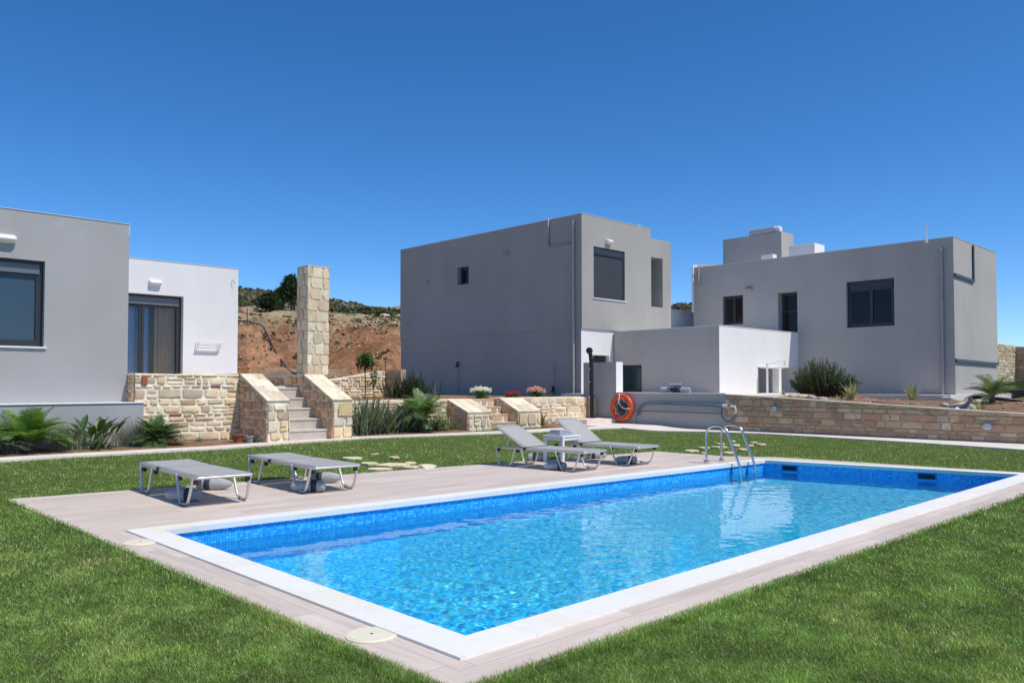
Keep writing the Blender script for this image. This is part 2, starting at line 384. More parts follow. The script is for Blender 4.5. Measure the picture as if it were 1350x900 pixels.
me.vertices.add(len(V)); me.vertices.foreach_set('co',V.ravel()); me.loops.add(Q.size); me.loops.foreach_set('vertex_index',Q.ravel()); me.polygons.add(len(Q)); me.polygons.foreach_set('loop_start',np.arange(0,Q.size,4)); me.update(calc_edges=True); me.shade_smooth()
me.materials.append(M['water']); o=bpy.data.objects.new('pool_water',me); col.objects.link(o); tag(o,kind='structure'); o.cycles.is_caustics_caster=True
# skimmer mouths in the far wall and the wall jets
def skimmer(px,py,lab,w=.12):
    d=(PI[3]-PI[2])/l2(PI[2],PI[3]); nn=np.array([d[1],-d[0]]);
    if nn[0]>0: nn=-nn
    best=min((abs(_proj((PI[2]+d*s)[0],(PI[2]+d*s)[1],-.12)[0]-px),s) for s in np.linspace(0,l2(PI[2],PI[3]),400))[1]
    c=PI[2]+d*best; r=empty('skimmer',(c[0],c[1],-.12),lab,'skimmer','skimmer mouths in the far pool wall')
    u3=np.array([d[0],d[1],0]); n3=np.array([nn[0],nn[1],0]); c3=np.array([c[0],c[1],-.10])
    m=MB()
    for s in (-1,1): m.obox(c3+u3*s*(w+.008)+n3*.004,u3,n3,(0,0,1),.012,.006,.052)
    for s in (-1,1): m.obox(c3+np.array([0,0,s*.044])+n3*.004,u3,n3,(0,0,1),w,.006,.007)
    m.build('frame',M['mosaic_wall'],r); m=MB(); m.obox(c3+n3*.003,u3,n3,(0,0,1),w,.002,.036); m.build('mouth_plate',M['mouth_shade'],r)  # flat dark plate, the shade inside the mouth painted as its colour
def _proj(x,y,z):
    v=np.array([x,y,z])-E0; return (CX+F*(v@RGT)/(v@FWD), CY+F*(v@DWN)/(v@FWD))
skimmer(1041,616,'dark rectangular skimmer mouth in the far pool wall, the one nearer the steel ladder')
skimmer(1222,632,'dark rectangular skimmer mouth in the far pool wall, at the right-hand corner of the pool')
for (px,py,lab) in ((490,834,'round ivory access lid in the tiles at the near corner of the pool'),(185,713,'round ivory access lid in the tiles beside the back left pool corner')):
    p=Z(px,py,.012); r=empty('access_lid',(p[0],p[1],.004),lab,'lid','round lids set in the deck')
    m=MB(); m.lathe((p[0],p[1],.001),[(.135,0),(.135,.004),(.130,.006)],40); m.build('rim',M['lid'],r)
    m=MB(); m.lathe((p[0],p[1],.0065),[(.122,0),(.120,.003)],40)
    m.build('cover',M['lid'],r); m=MB(); m.lathe((p[0],p[1],.0096),[(.009,0),(.008,.0015)],12); m.build('screw',M['black'],r)

# perimeter path
OP=[Z(px,py,.2 if px<820 else (.2-.05*min(1,(px-820)/150))) for px,py in ((-300,622),(0,607.5),(100,601.5),(200,596),(300,590.5),(400,583),(480,578),(590,573.5),(700,569.5),(770,567))]
OP=[np.array([p[0],p[1]]) for p in OP]
xs_=sorted([(p[0],p[1]) for p in OP]); OPx=[p[0] for p in xs_]; OPy=[p[1] for p in xs_]
OPy=list(np.clip(OPy,13.3,14.55))
RP=[Z(px,py,.15) for px,py in ((850,566),(930,567.5),(1000,570.5),(1100,577),(1200,583),(1350,593))]
rx=float(np.mean([p[0] for p in RP])); 
mb=MB(); N=len(OPx)
zz=lambda x,y: float(lawnz(x,y))+.03
cx_=16.62
pts_o=[(x,y) for x,y in zip(OPx,OPy) if x<15.5]+[(cx_,13.12)]
for i in range(len(pts_o)-1):
    (x0,y0),(x1,y1)=pts_o[i],pts_o[i+1]
    for k in range(4):
        a,b=k/4,(k+1)/4; xa,ya=x0+(x1-x0)*a,y0+(y1-y0)*a; xb,yb=x0+(x1-x0)*b,y0+(y1-y0)*b
        mb.face([(xa,ya,zz(xa,ya)),(xb,yb,zz(xb,yb)),(xb,yb+.62,.206),(xa,ya+.62,.206)])
        mb.face([(xb,yb,zz(xb,yb)),(xa,ya,zz(xa,ya)),(xa,ya,zz(xa,ya)-.08),(xb,yb,zz(xb,yb)-.08)])
yo=pts_o[-1][1]
rp=sorted([(p[1],p[0]+.45*min(1,max(0,(11.5-p[1])/3))) for p in RP])
ryy=[-14,-6]+[q[0] for q in rp]+[yo]; rxx=[rp[0][1]]*2+[q[1] for q in rp]+[cx_]
RPX=lambda y: float(np.interp(y,ryy,rxx))
yy=np.linspace(-14,yo,60)
for i in range(59):
    a,b=yy[i],yy[i+1]; xa,xb=RPX(a),RPX(b)
    mb.face([(xa,a,zz(xa,a)),(18.39,a,zz(18.39,a)+.006),(18.39,b,zz(18.39,b)+.006),(xb,b,zz(xb,b))])
    mb.face([(xb,b,zz(xb,b)-.08),(xa,a,zz(xa,a)-.08),(xa,a,zz(xa,a)),(xb,b,zz(xb,b))])
mb.face([(cx_,yo,zz(cx_,yo)),(18.39,yo,zz(18.39,yo)+.006),(18.39,15.39,.206),(cx_,15.39,.206)])
tag(mb.build('garden_path',M['concrete']),kind='structure')
PATHY=lambda x: np.interp(x,[p[0] for p in pts_o],[p[1] for p in pts_o])

# terraces, planting bed
def slab(name,x0,x1,y0,y1,z,mat,th=.8): m=MB(); m.box((x0,y0,z-th),(x1,y1,z)); tag(m.build(name,mat),kind='structure')
slab('upper_terrace',-9,8.66,16.0,30,1.27,M['concrete'],.9)
slab('lower_terrace',9.12,18.46,15.75,28,.925,M['soil'],.9)
slab('courtyard_paving',18.66,26.38,11.05,17.12,1.02,M['concrete'],.5)
slab('house_terrace_paving',25.2,32.5,7.9,11.0,1.0,M['concrete'],.22)
slab('back_yard',18.5,40,18,32,.9,M['soil'],.5)
WZ=lambda y: float(np.clip(1.05+(y-11.1)*(1.05-.465)/(11.1-4.45),.1,1.05))
def bedz(x,y):
    s=smooth((x-18.6)/5.0); w=np.clip(1.05+(y-11.1)*.088,.1,1.05)-.07
    nz=np.vectorize(lambda a,b: .045*noise.noise(Vector((a*1.3,b*1.3,0)))+.02*noise.noise(Vector((a*5,b*5,3))))(x,y)
    return w*(1-s)+np.maximum(.84,w)*s+nz
sheet('planting_bed',np.arange(18.6,25.4,.2),np.arange(-14,11.3,.25),bedz,M['soil'],'structure')
sheet('side_lawn',np.arange(25.2,46,1.5),np.arange(-16,8.6,1.3),lambda x,y:.82+.55*smooth((x-27)/16),M['lawn'],'structure')

# hillside
us=sorted(set(list(np.arange(-900,260,30))+list(np.arange(260,560,4))+list(np.arange(560,2100,25))+list(np.arange(878,922,4))))
zd=[28,30,32,34,36,37,38,39,40,41,42,43,44,45,47,50,54,60,68,78,90,110,130,150,175,200,230,260,300,340,420,600,900]
def prof(u,d):
    d=d-np.interp(u,[515,545,860,880],[0,5,5,0])*np.interp(d,[28,45,60],[1,1,0])
    cut=np.interp(u,[-900,315,528,620,900,1050,1250,1320],[1,1,1,1,1,.9,0,0])
    top=np.interp(u,[315,350,393,434,480,528],[424,425,424,425,427,430])
    pla=np.interp(u,[315,393,440,528],[404,410,413,419])
    rid=np.interp(u,[0,315,340,370,393,420,440,470,490,510,528,560,880,897,915],[370,382,385,389,391,394,399,404,409,412,411,414,409,405,404])
    py=np.interp(d,[28,30,32,35,44,47,60,68,78,110,175,300,420,900],[525,520,504,498,top+8,top,pla,pla+1,pla+0,pla-1,(pla+rid)/2,rid,rid+10,rid+60])
    flat=np.interp(d,[28,30,40,900],[525,512,504,506])
    return flat*(1-cut)+py*cut
mb=MB(); C=[]
vs=[]
for d in zd:
    for u in us:
        py=prof(u,d); z=EYE+(507-py)*d/F
        p=RGT*(u-CX)/F*d+np.array([_cy,_sy,0])*d
        amp=np.interp(d,[30,34,37,44,47,60,90,300],[.02,.25,.7,.75,.25,.25,.6,3.0])*np.interp(u,[1000,1250],[1,.05])
        sc_=np.interp(d,[30,60,100,300],[.45,.3,.1,.03])
        nz=noise.noise(Vector((p[0]*sc_,p[1]*sc_,1)))+.55*noise.noise(Vector((p[0]*sc_*2.3,p[1]*sc_*2.3,5)))+.3*noise.noise(Vector((p[0]*sc_*5,p[1]*sc_*5,9)))
        vs.append((p[0],p[1],z+amp*nz))
mb.v=vs; nu=len(us)
def hcol(u,d,py):
    n1=noise.noise(Vector((u*.02,d*.15,0)))
    if u>1240: return (.085,.12,.035)
    red=np.array((.58,.27,.13)); rd2=np.array((.88,.58,.34)); straw=np.array((.88,.66,.38)); olive=np.array((.20,.18,.11)); tan=np.array((.44,.32,.21))
    if d<36: c=rd2*.9
    elif d<45: c=red*(1-.5*(n1+.5))+rd2*.5*(n1+.5)+ (red*.35 if n1>0 else 0)
    elif d<50: c=straw*.6+red*.4
    elif d<80: c=straw
    elif d<140: c=olive*.7+tan*.3
    else: c=olive*.55+tan*.45+ (tan*.25 if n1>.1 else 0)
    return tuple(c)
for j in range(len(zd)-1):
    for i in range(nu-1):
        mb.f.append((j*nu+i,j*nu+i+1,(j+1)*nu+i+1,(j+1)*nu+i)); mb.c.append(hcol(us[i],(zd[j]+zd[j+1])/2+1.5*noise.noise(Vector((us[i]*.03,0,0))),0)); mb.uv.append(None)
hill=mb.build('hillside',M['hill'],smooth=True); tag(hill,kind='structure')
def hillp(u,d): 
    p=RGT*(u-CX)/F*d+np.array([_cy,_sy,0])*d; return np.array([p[0],p[1],EYE+(507-prof(u,d))*d/F])
# ================================================================ stone masonry
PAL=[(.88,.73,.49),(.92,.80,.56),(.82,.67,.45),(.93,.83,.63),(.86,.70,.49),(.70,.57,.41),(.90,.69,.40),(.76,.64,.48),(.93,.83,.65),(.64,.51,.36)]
PAL_SHADE=[(.68,.45,.29),(.72,.50,.33),(.64,.41,.26),(.74,.54,.36),(.64,.38,.25),(.56,.38,.26),(.71,.50,.31),(.66,.46,.31),(.66,.41,.27),(.76,.58,.41)]  # same sandstone, browner: shade of the -x faces put into the stone colour
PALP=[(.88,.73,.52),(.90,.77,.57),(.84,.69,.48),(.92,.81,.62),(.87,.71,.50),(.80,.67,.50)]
MORT=(.93,.84,.67); MORT_SHADE=(.66,.47,.33)  # second mortar tone is darkened to carry the shade of the -x faces
def clip(poly,cp):
    out=poly
    n=len(cp)
    for i in range(n):
        a,b=cp[i],cp[(i+1)%n]; inp=out; out=[]
        if not inp: return []
        ins=lambda p:(b[0]-a[0])*(p[1]-a[1])-(b[1]-a[1])*(p[0]-a[0])>=0
        for k in range(len(inp)):
            p,q=inp[k-1],inp[k]; ip,iq=ins(p),ins(q)
            if ip!=iq:
                d1=(b[0]-a[0])*(p[1]-a[1])-(b[1]-a[1])*(p[0]-a[0]); d2=(b[0]-a[0])*(q[1]-a[1])-(b[1]-a[1])*(q[0]-a[0]); t=d1/(d1-d2)
                out.append((p[0]+(q[0]-p[0])*t,p[1]+(q[1]-p[1])*t))
            if iq: out.append(q)
    return out
def stones(mb,O,u,v,n,poly,seed,hr=(.07,.19),wr=(.12,.48),dep=.03,pal=PAL,mort=MORT,gap=.011,jit=.02,red=0.0,skip_mortar=False):
    r=random.Random(seed); O=np.array(O,float);u=np.array(u,float);v=np.array(v,float);n=np.array(n,float)
    # poly must be counter-clockwise in (u,v)
    ar=sum(poly[i][0]*poly[(i+1)%len(poly)][1]-poly[(i+1)%len(poly)][0]*poly[i][1] for i in range(len(poly)))
    if ar<0: poly=poly[::-1]
    if not skip_mortar: 
        pp=[O+u*a+v*b for a,b in poly]
        if np.cross(u,v)@n<0: pp=pp[::-1]
        mb.face(pp,mort)
    b0=min(p[1] for p in poly); b1=max(p[1] for p in poly); a0=min(p[0] for p in poly); a1=max(p[0] for p in poly)
    flip=np.cross(u,v)@n<0
    def stone(x0,x1,y0,y1):
        g=gap; x0+=g;x1-=g;y0+=g;y1-=g
        if x1-x0<.02 or y1-y0<.015: return
        jx=min(jit,(x1-x0)*.14); jy=min(jit,(y1-y0)*.2); J=lambda s:r.uniform(-s,s)
        mx=(x0+x1)/2+J((x1-x0)*.2); k=.22*min(x1-x0,y1-y0)
        P=[(x0+k*r.random(),y0+abs(J(jy))),(mx,y0+J(jy)*.6),(x1-k*r.random(),y0+abs(J(jy))),(x1-abs(J(jx)),(y0+y1)/2+J(jy)),(x1-k*r.random(),y1-abs(J(jy))),(mx+J(.02),y1+J(jy)*.6),(x0+k*r.random(),y1-abs(J(jy))),(x0+abs(J(jx)),(y0+y1)/2+J(jy))]
        P=clip(P,poly)
        if len(P)<3: return
        cx=sum(p[0] for p in P)/len(P); cy=sum(p[1] for p in P)/len(P)
        w=max(p[0] for p in P)-min(p[0] for p in P); h=max(p[1] for p in P)-min(p[1] for p in P)
        if w<.03 or h<.02: return
        c=np.array(r.choice(pal))*r.uniform(.82,1.14)
        if red and r.random()<red: c=np.array((.34,.13,.07))*r.uniform(.8,1.2)
        c=tuple(c); dd=dep*r.uniform(.35,1.0)
        base=[O+u*a+v*b-n*.002 for a,b in P]; s=1-min(.02/max(w,.04),.2); s2=1-min(.016/max(h,.04),.25)
        top=[O+u*(cx+(a-cx)*s)+v*(cy+(b-cy)*s2)+n*(dd*r.uniform(.75,1.0)) for a,b in P]
        cen=O+u*cx+v*cy+n*dd*r.uniform(.95,1.25)
        m=len(P)
        for i in range(m):
            j=(i+1)%m
            q=[base[i],base[j],top[j],top[i]]; tq=[top[i],top[j],cen]
            if flip: q=q[::-1]; tq=tq[::-1]
            mb.face(q,c); mb.face(tq,c)
    y=b0
    while y<b1-.02:
        h=r.uniform(*hr)
        if b1-(y+h)<hr[0]*.6: h=b1-y
        x=a0-r.uniform(0,wr[0])
        while x<a1:
            w=r.uniform(*wr)*(.6+.5*h/hr[1]); 
            if r.random()<.16 and h>hr[0]*1.5: 
                f=r.uniform(.35,.65); stone(x,x+w,y,y+h*f); stone(x,x+w,y+h*f,y+h)
            else: stone(x,x+w,y,y+h)
            x+=w
        y+=h
UX,UY,UZ=np.array([1.,0,0]),np.array([0,1.,0]),np.array([0,0,1.])
def rect(a0,a1,b0,b1): return [(a0,b0),(a1,b0),(a1,b1),(a0,b1)]
# --- garden retaining wall left of the steps (with its end face beside the house)
mb=MB(); mb.box((5.27,15.415,.05),(7.29,15.95,1.495),MORT)
stones(mb,(0,15.4,0),UX,UZ,-UY,rect(5.27,7.27,.1,1.5),11,red=.03)
stones(mb,(5.25,0,0),UY,UZ,-UX,rect(15.42,15.95,.9,1.5),12,pal=PAL_SHADE)
stones(mb,(0,0,1.5),UX,UY,UZ,rect(5.27,7.27,15.42,15.93),13,hr=(.2,.3),wr=(.3,.6),dep=.012)
o=mb.build('stone_wall',M['stone'],base=(6.3,15.6,.1)); tag(o,'tall sandstone wall between left house and steps, one red brick at its corner','wall')
b=MB(); b.obox((5.43,15.39,1.38),UX,UY,UZ,.05,.03,.085); bo=b.build('red_brick',M['terracotta'],o,bevel=.008)
# --- stair flights
def parapet(name,x0,x1,yf,yw,yb,zl,zh,zb,seed,label,pal=PAL):
    r=empty(name,((x0+x1)/2,yf,zb),label,'wall'); m=MB(); e=.012
    prof_=[(yf+e,zb),(yf+e,zl-e),(yw,zh-e),(yb,zh-e),(yb,zb)]
    m.prism([(x0+e,a,b) for a,b in prof_],(x1-x0-2*e,0,0),MORT)
    stones(m,(0,yf,0),UX,UZ,-UY,rect(x0+.01,x1-.01,zb,zl-.05),seed,hr=(.13,.24),wr=(.16,.36),pal=pal,skip_mortar=True)
    stones(m,(x0,0,0),UY,UZ,-UX,[(yf,zb),(yf,zl-.05),(yw,zh-.05),(yb,zh-.05),(yb,zb)],seed+1,hr=(.12,.22),wr=(.2,.42),pal=PAL_SHADE,skip_mortar=True,mort=MORT_SHADE)
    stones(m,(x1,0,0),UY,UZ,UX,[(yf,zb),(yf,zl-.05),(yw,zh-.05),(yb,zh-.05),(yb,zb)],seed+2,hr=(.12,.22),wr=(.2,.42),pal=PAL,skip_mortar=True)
    m.build('wall',M['stone'],r)
    c=MB(); sl=math.hypot(yw-yf,zh-zl); dy,dz=(yw-yf)/sl,(zh-zl)/sl; vv=np.array([0,dy,dz]); nn=np.array([0,-dz,dy])
    CP=[(.86,.75,.56),(.90,.80,.62),(.84,.72,.54)]
    c.obox(np.array([(x0+x1)/2,(yf+yw)/2,(zl+zh)/2])-nn*.022,UX,vv,nn,(x1-x0)/2+.012,sl/2+.012,.022,(.72,.64,.50))
    stones(c,np.array([x0,yf,zl]),UX,vv,nn,rect(-.01,x1-x0+.01,0,sl),seed+3,hr=(.25,.45),wr=(.3,.5),dep=.008,pal=CP,gap=.004,skip_mortar=True)
    if yb>yw+.05:
        c.box((x0-.012,yw,zh-.04),(x1+.012,yb,zh),(.70,.62,.48)); stones(c,(x0,yw,zh),UX,UY,UZ,rect(0,x1-x0,0.02,yb-yw),seed+4,hr=(.25,.45),wr=(.3,.5),dep=.008,pal=CP,gap=.004,skip_mortar=True)
    c.build('cap',M['stone'],r)
    return r
parapet('stair_parapet',7.27,7.72,14.2,15.35,18.2,1.0,1.52,.1,21,'sloping sandstone parapet on the left side of the tall steps, terracotta pots at its foot')
parapet('stair_parapet',8.69,9.14,14.2,15.35,20.6,1.0,1.52,.1,31,'sloping sandstone parapet on the right side of the tall steps, below the stone pillar')
def steps(name,x0,x1,yf,n,z0,rise,tread,mat,label,seed=0,stone_=False):
    m=MB()
    for k in range(n):
        m.box((x0,yf+tread*k,z0-.1),(x1,yf+tread*(k+1)+(.02 if k<n-1 else .5),z0+rise*(k+1)-.03),(.55,.49,.42) if not stone_ else MORT)
        m.box((x0,yf+tread*k-.015,z0+rise*(k+1)-.032),(x1,yf+tread*(k+1)+(0 if k<n-1 else .5),z0+rise*(k+1)),(.62,.56,.49) if not stone_ else (.62,.48,.33))
        if stone_: stones(m,(0,yf+tread*k,0),UX,UZ,-UY,rect(x0,x1,z0+rise*k,z0+rise*(k+1)-.035),seed+k,hr=(.1,.16),wr=(.2,.45),pal=[(.60,.44,.28),(.66,.50,.34),(.56,.40,.26)],skip_mortar=True,dep=.015)
    o=m.build(name,M['stone'] if stone_ else M['concrete_step'],base=((x0+x1)/2,yf,z0)); tag(o,label,'steps'); return o
t=NT('cut_limestone_step'); c=t.mix(1.0,t.col(),t.ramp(t.noise(t.geo(),6,5),[(.3,.88),(.7,1.08)]),'MULTIPLY'); M['concrete_step']=t.base(c,.8,.2)
steps('stone_steps',7.72,8.69,14.35,5,.2,.208,.30,None,'flight of pale cut stone steps rising between two tall sandstone parapets')
# --- pillar
px0,px1,py0,py1=8.79,9.31,15.4,15.86
mb=MB(); mb.box((px0+.01,py0+.01,1.5),(px1-.01,py1-.01,3.84),(.78,.69,.54))
for seed,(O,u,n_,w) in enumerate((((px0,py0,1.5),UX,-UY,px1-px0),((px0,py0,1.5),UY,-UX,py1-py0),((px1,py0,1.5),UY,UX,py1-py0),((px0,py1,1.5),UX,UY,px1-px0))):
    stones(mb,O,u,UZ,n_,rect(.0,w,.0,2.34),41+seed,hr=(.2,.27),wr=(.17,.3),dep=.008,pal=PALP,gap=.005,jit=.005,skip_mortar=True)
o=mb.build('stone_pillar',M['stone'],base=((px0+px1)/2,(py0+py1)/2,1.5)); tag(o,'tall square sandstone block pillar standing on the right parapet of the steps','pillar')
c=MB(); c.box((px0-.005,py0-.005,3.84),(px1+.005,py1+.005,3.865),(.74,.67,.54)); c.build('cap',M['stone'],o)
# --- low wall right of the pillar
a=Y(590,526,15.4)[0]; 
mb=MB(); mb.box((9.12,15.415,.05),(13.32,15.9,.93),MORT)
stones(mb,(0,15.4,0),UX,UZ,-UY,rect(9.15,13.3,.1,.93),51)
stones(mb,(0,0,.93),UX,UY,UZ,rect(9.15,13.3,15.42,15.9),52,hr=(.2,.3),wr=(.3,.6),dep=.012)
o=mb.build('stone_wall',M['stone'],base=(11.2,15.6,.1)); tag(o,'low sandstone retaining wall behind the yucca and fan palm between the two flights','wall')
# second flight: parapets + steps + wall on its right
s2=parapet('stair_parapet',12.66,13.42,14.62,15.4,15.9,.64,.94,.1,61,'short sloping sandstone parapet left of the small flight, below the white flowers')
s3=parapet('stair_parapet',14.42,15.22,14.68,15.4,15.9,.62,.95,.1,71,'short sloping sandstone parapet right of the small flight, below the red flowers')
steps('stone_steps',13.42,14.42,14.75,4,.17,.19,.28,None,'small flight of rough sandstone steps between two short parapets below the white flowers',90,True)
mb=MB(); mb.box((15.22,15.415,.05),(17.79,15.9,.95),MORT)
stones(mb,(0,15.4,0),UX,UZ,-UY,rect(15.24,17.79,.1,.95),81)
stones(mb,(0,0,.95),UX,UY,UZ,rect(15.24,17.79,15.42,15.9),82,hr=(.2,.3),wr=(.3,.6),dep=.012)
mb.box((17.8,15.42,.05),(18.38,15.95,.93),MORT_SHADE)
o=mb.build('stone_wall',M['stone'],base=(16.5,15.6,.1)); tag(o,'low sandstone retaining wall behind the sun loungers, below the pink flowers','wall')
# --- upper wall behind, on the hill foot
mb=MB(); xa,xb=9.5,13.72
za=lambda x: 1.42+(x-11.8)*(1.74-1.45)/(13.73-11.81)
mb.prism([(xa,19.515,.8),(xb,19.515,.8),(xb,19.515,za(xb)-.01),(xa,19.515,za(xa)-.01)][::-1],(0,.45,0),MORT)
stones(mb,(0,19.5,0),UX,UZ,-UY,[(xa,.85),(xb,.85),(xb,za(xb)),(xa,za(xa))],91,skip_mortar=True)
mb.box((13.735,18.8,.8),(13.9,19.95,1.74),MORT_SHADE); stones(mb,(13.72,0,0),UY,UZ,-UX,rect(18.8,19.48,.85,1.74),92,pal=PAL_SHADE,skip_mortar=True)
o=mb.build('stone_wall',M['stone'],base=(12,19.7,.9)); tag(o,'rough sandstone wall at the foot of the earth bank behind the small lemon tree','wall')
# --- long brown wall under the planting bed
mb=MB(); ytop=11.12
prof_=[(ytop,.0),(ytop,1.035),(4.45,.45),(-3,.0-.205+.0),( -3,-.25),(ytop,-.25)]
pw=[(ytop,-.2),(ytop,1.03),(-8.0,WZ(-8.0)-.02),(-8.0,-.2)]
mb.prism([(18.412,a,b) for a,b in pw],(.26,0,0),MORT_SHADE)
stones(mb,(18.4,0,0),-UY,UZ,-UX,[(-a,b) for a,b in [(ytop,.0),(ytop,1.03),(-8.0,WZ(-8.0)-.02),(-8.0,.0)]],101,hr=(.09,.17),wr=(.16,.42),dep=.014,pal=PAL_SHADE,mort=MORT_SHADE,gap=.007,jit=.01,skip_mortar=True)
o=mb.build('stone_wall',M['stone'],base=(18.5,6,.1)); tag(o,'long brown sandstone wall under the sloping planting bed right of the pool ladder','wall')
c=MB(); c.prism([(18.375,ytop,1.03),(18.375,-8,WZ(-8)-.02),(18.375,-8,WZ(-8)+.012),(18.375,ytop,1.06)],(.32,0,0),(.74,.66,.52)); c.build('cap',M['stone'],o)
# --- far wall right of everything
p0=D(1312,455,40); p1=D(1338,457,40); zb=1.2
mb=MB(); xr0,xr1,yr=p0[0]-2.5,p1[0],p1[1]
mb.box((xr0,yr+.02,zb-.4),(xr1+.01,yr+.5,p0[2]),MORT); stones(mb,(0,yr,0),UX,UZ,-UY,rect(xr0,xr1,zb-.2,p0[2]),111,hr=(.08,.16),wr=(.12,.3),dep=.05,skip_mortar=True)
mb.prism([(xr1+.012,yr+.4,zb-.4),(xr1+.012,yr-9,zb-.4),(xr1+.012,yr-9,p0[2]-1.6),(xr1+.012,yr-1.0,p0[2]-.15),(xr1+.012,yr+.4,p0[2]-.02)],(.4,0,0),MORT_SHADE)
stones(mb,(xr1,0,0),-UY,UZ,-UX,[(-yr,zb-.3),(-yr,p0[2]-.05),(-yr+1.0,p0[2]-.2),(-yr+9,p0[2]-1.65),(-yr+9,zb-.3)],112,hr=(.1,.2),wr=(.2,.5),dep=.02,pal=PAL_SHADE,skip_mortar=True)
o=mb.build('stone_wall',M['stone'],base=(xr1,yr,zb)); tag(o,'distant sandstone boundary wall on the small lawn beyond the right house','wall')
# ================================================================ houses
class Face:
    def __init__(s,O,u,n): s.O=np.array(O,float); s.u=np.array(u,float); s.n=np.array(n,float)
    def pt(s,a,z,d=0): return s.O+s.u*a+UZ*z-s.n*d      # d inward
    def rev(s): return np.cross(s.u,UZ)@s.n<0
    def quad(s,mb,P,c=(1,1,1)): mb.face(P[::-1] if s.rev() else P,c)
    def wall(s,mb,a0,a1,z0,z1,holes):
        As=sorted({a0,a1,*[h[0] for h in holes],*[h[1] for h in holes]}); Zs=sorted({z0,z1,*[h[2] for h in holes],*[h[3] for h in holes]})
        for i in range(len(As)-1):
            for j in range(len(Zs)-1):
                ca,cz=(As[i]+As[i+1])/2,(Zs[j]+Zs[j+1])/2
                if any(h[0]<ca<h[1] and h[2]<cz<h[3] for h in holes): continue
                s.quad(mb,[s.pt(As[i],Zs[j]),s.pt(As[i+1],Zs[j]),s.pt(As[i+1],Zs[j+1]),s.pt(As[i],Zs[j+1])])
        for h in holes:
            b0,b1,c0,c1,d=h
            s.quad(mb,[s.pt(b0,c0),s.pt(b0,c0,d),s.pt(b0,c1,d),s.pt(b0,c1)][::-1]); s.quad(mb,[s.pt(b1,c0,d),s.pt(b1,c0),s.pt(b1,c1),s.pt(b1,c1,d)][::-1])
            s.quad(mb,[s.pt(b0,c1),s.pt(b0,c1,d),s.pt(b1,c1,d),s.pt(b1,c1)][::-1]); s.quad(mb,[s.pt(b0,c0,d),s.pt(b0,c0),s.pt(b1,c0),s.pt(b1,c0,d)][::-1])
            s.quad(mb,[s.pt(b0,c0,d),s.pt(b1,c0,d),s.pt(b1,c1,d),s.pt(b0,c1,d)])
    def box(s,mb,a0,a1,z0,z1,d0,d1,c=(1,1,1)):
        cen=(s.pt(a0,z0,d0)+s.pt(a1,z1,d1))/2; mb.obox(cen,s.u,s.n,UZ,abs(a1-a0)/2,abs(d1-d0)/2,abs(z1-z0)/2,c)
FS=lambda y: Face((0,y,0),UX,-UY)          # face turned to -y, a = x
FW=lambda x: Face((x,0,0),-UY,-UX)         # face turned to -x, a = -y
def body(mb,x0,x1,y0,y1,z0,z1,hf=(),hl=(),par=.22,drop=.35):
    FS(y0).wall(mb,x0,x1,z0,z1,list(hf)); FW(x0).wall(mb,-y1,-y0,z0,z1,list(hl))
    mb.face([(x1,y0,z0),(x1,y1,z0),(x1,y1,z1),(x1,y0,z1)]); mb.face([(x1,y1,z0),(x0,y1,z0),(x0,y1,z1),(x1,y1,z1)])
    X0,X1,Y0,Y1=x0+par,x1-par,y0+par,y1-par; zr=z1-drop
    for q in ([(x0,y0),(x1,y0),(X1,Y0),(X0,Y0)],[(x1,y0),(x1,y1),(X1,Y1),(X1,Y0)],[(x1,y1),(x0,y1),(X0,Y1),(X1,Y1)],[(x0,y1),(x0,y0),(X0,Y0),(X0,Y1)]): mb.face([(p[0],p[1],z1) for p in q])
    for q in ([(X0,Y0),(X1,Y0)],[(X1,Y0),(X1,Y1)],[(X1,Y1),(X0,Y1)],[(X0,Y1),(X0,Y0)]): (a,b),(c,d)=q; mb.face([(a,b,zr),(a,b,z1),(c,d,z1),(c,d,zr)])
def roofpart(x0,x1,y0,y1,z1,root,mat,par=.22,drop=.35):
    m=MB(); m.box((x0+par+.004,y0+par+.004,z1-drop-.1),(x1-par-.004,y1-par-.004,z1-drop+.004)); return m.build('roof',mat,root)
def coping_trim(x0,x1,y0,y1,z,root,mat,front=True,left=True):
    m=MB(); 
    if front: m.box((x0-.012,y0-.012,z+.001),(x1+.012,y0+.24,z+.009))
    if left: m.box((x0-.012,y0+.243,z+.001),(x0+.24,y1,z+.009))
    return m.build('parapet_cap',mat,root)
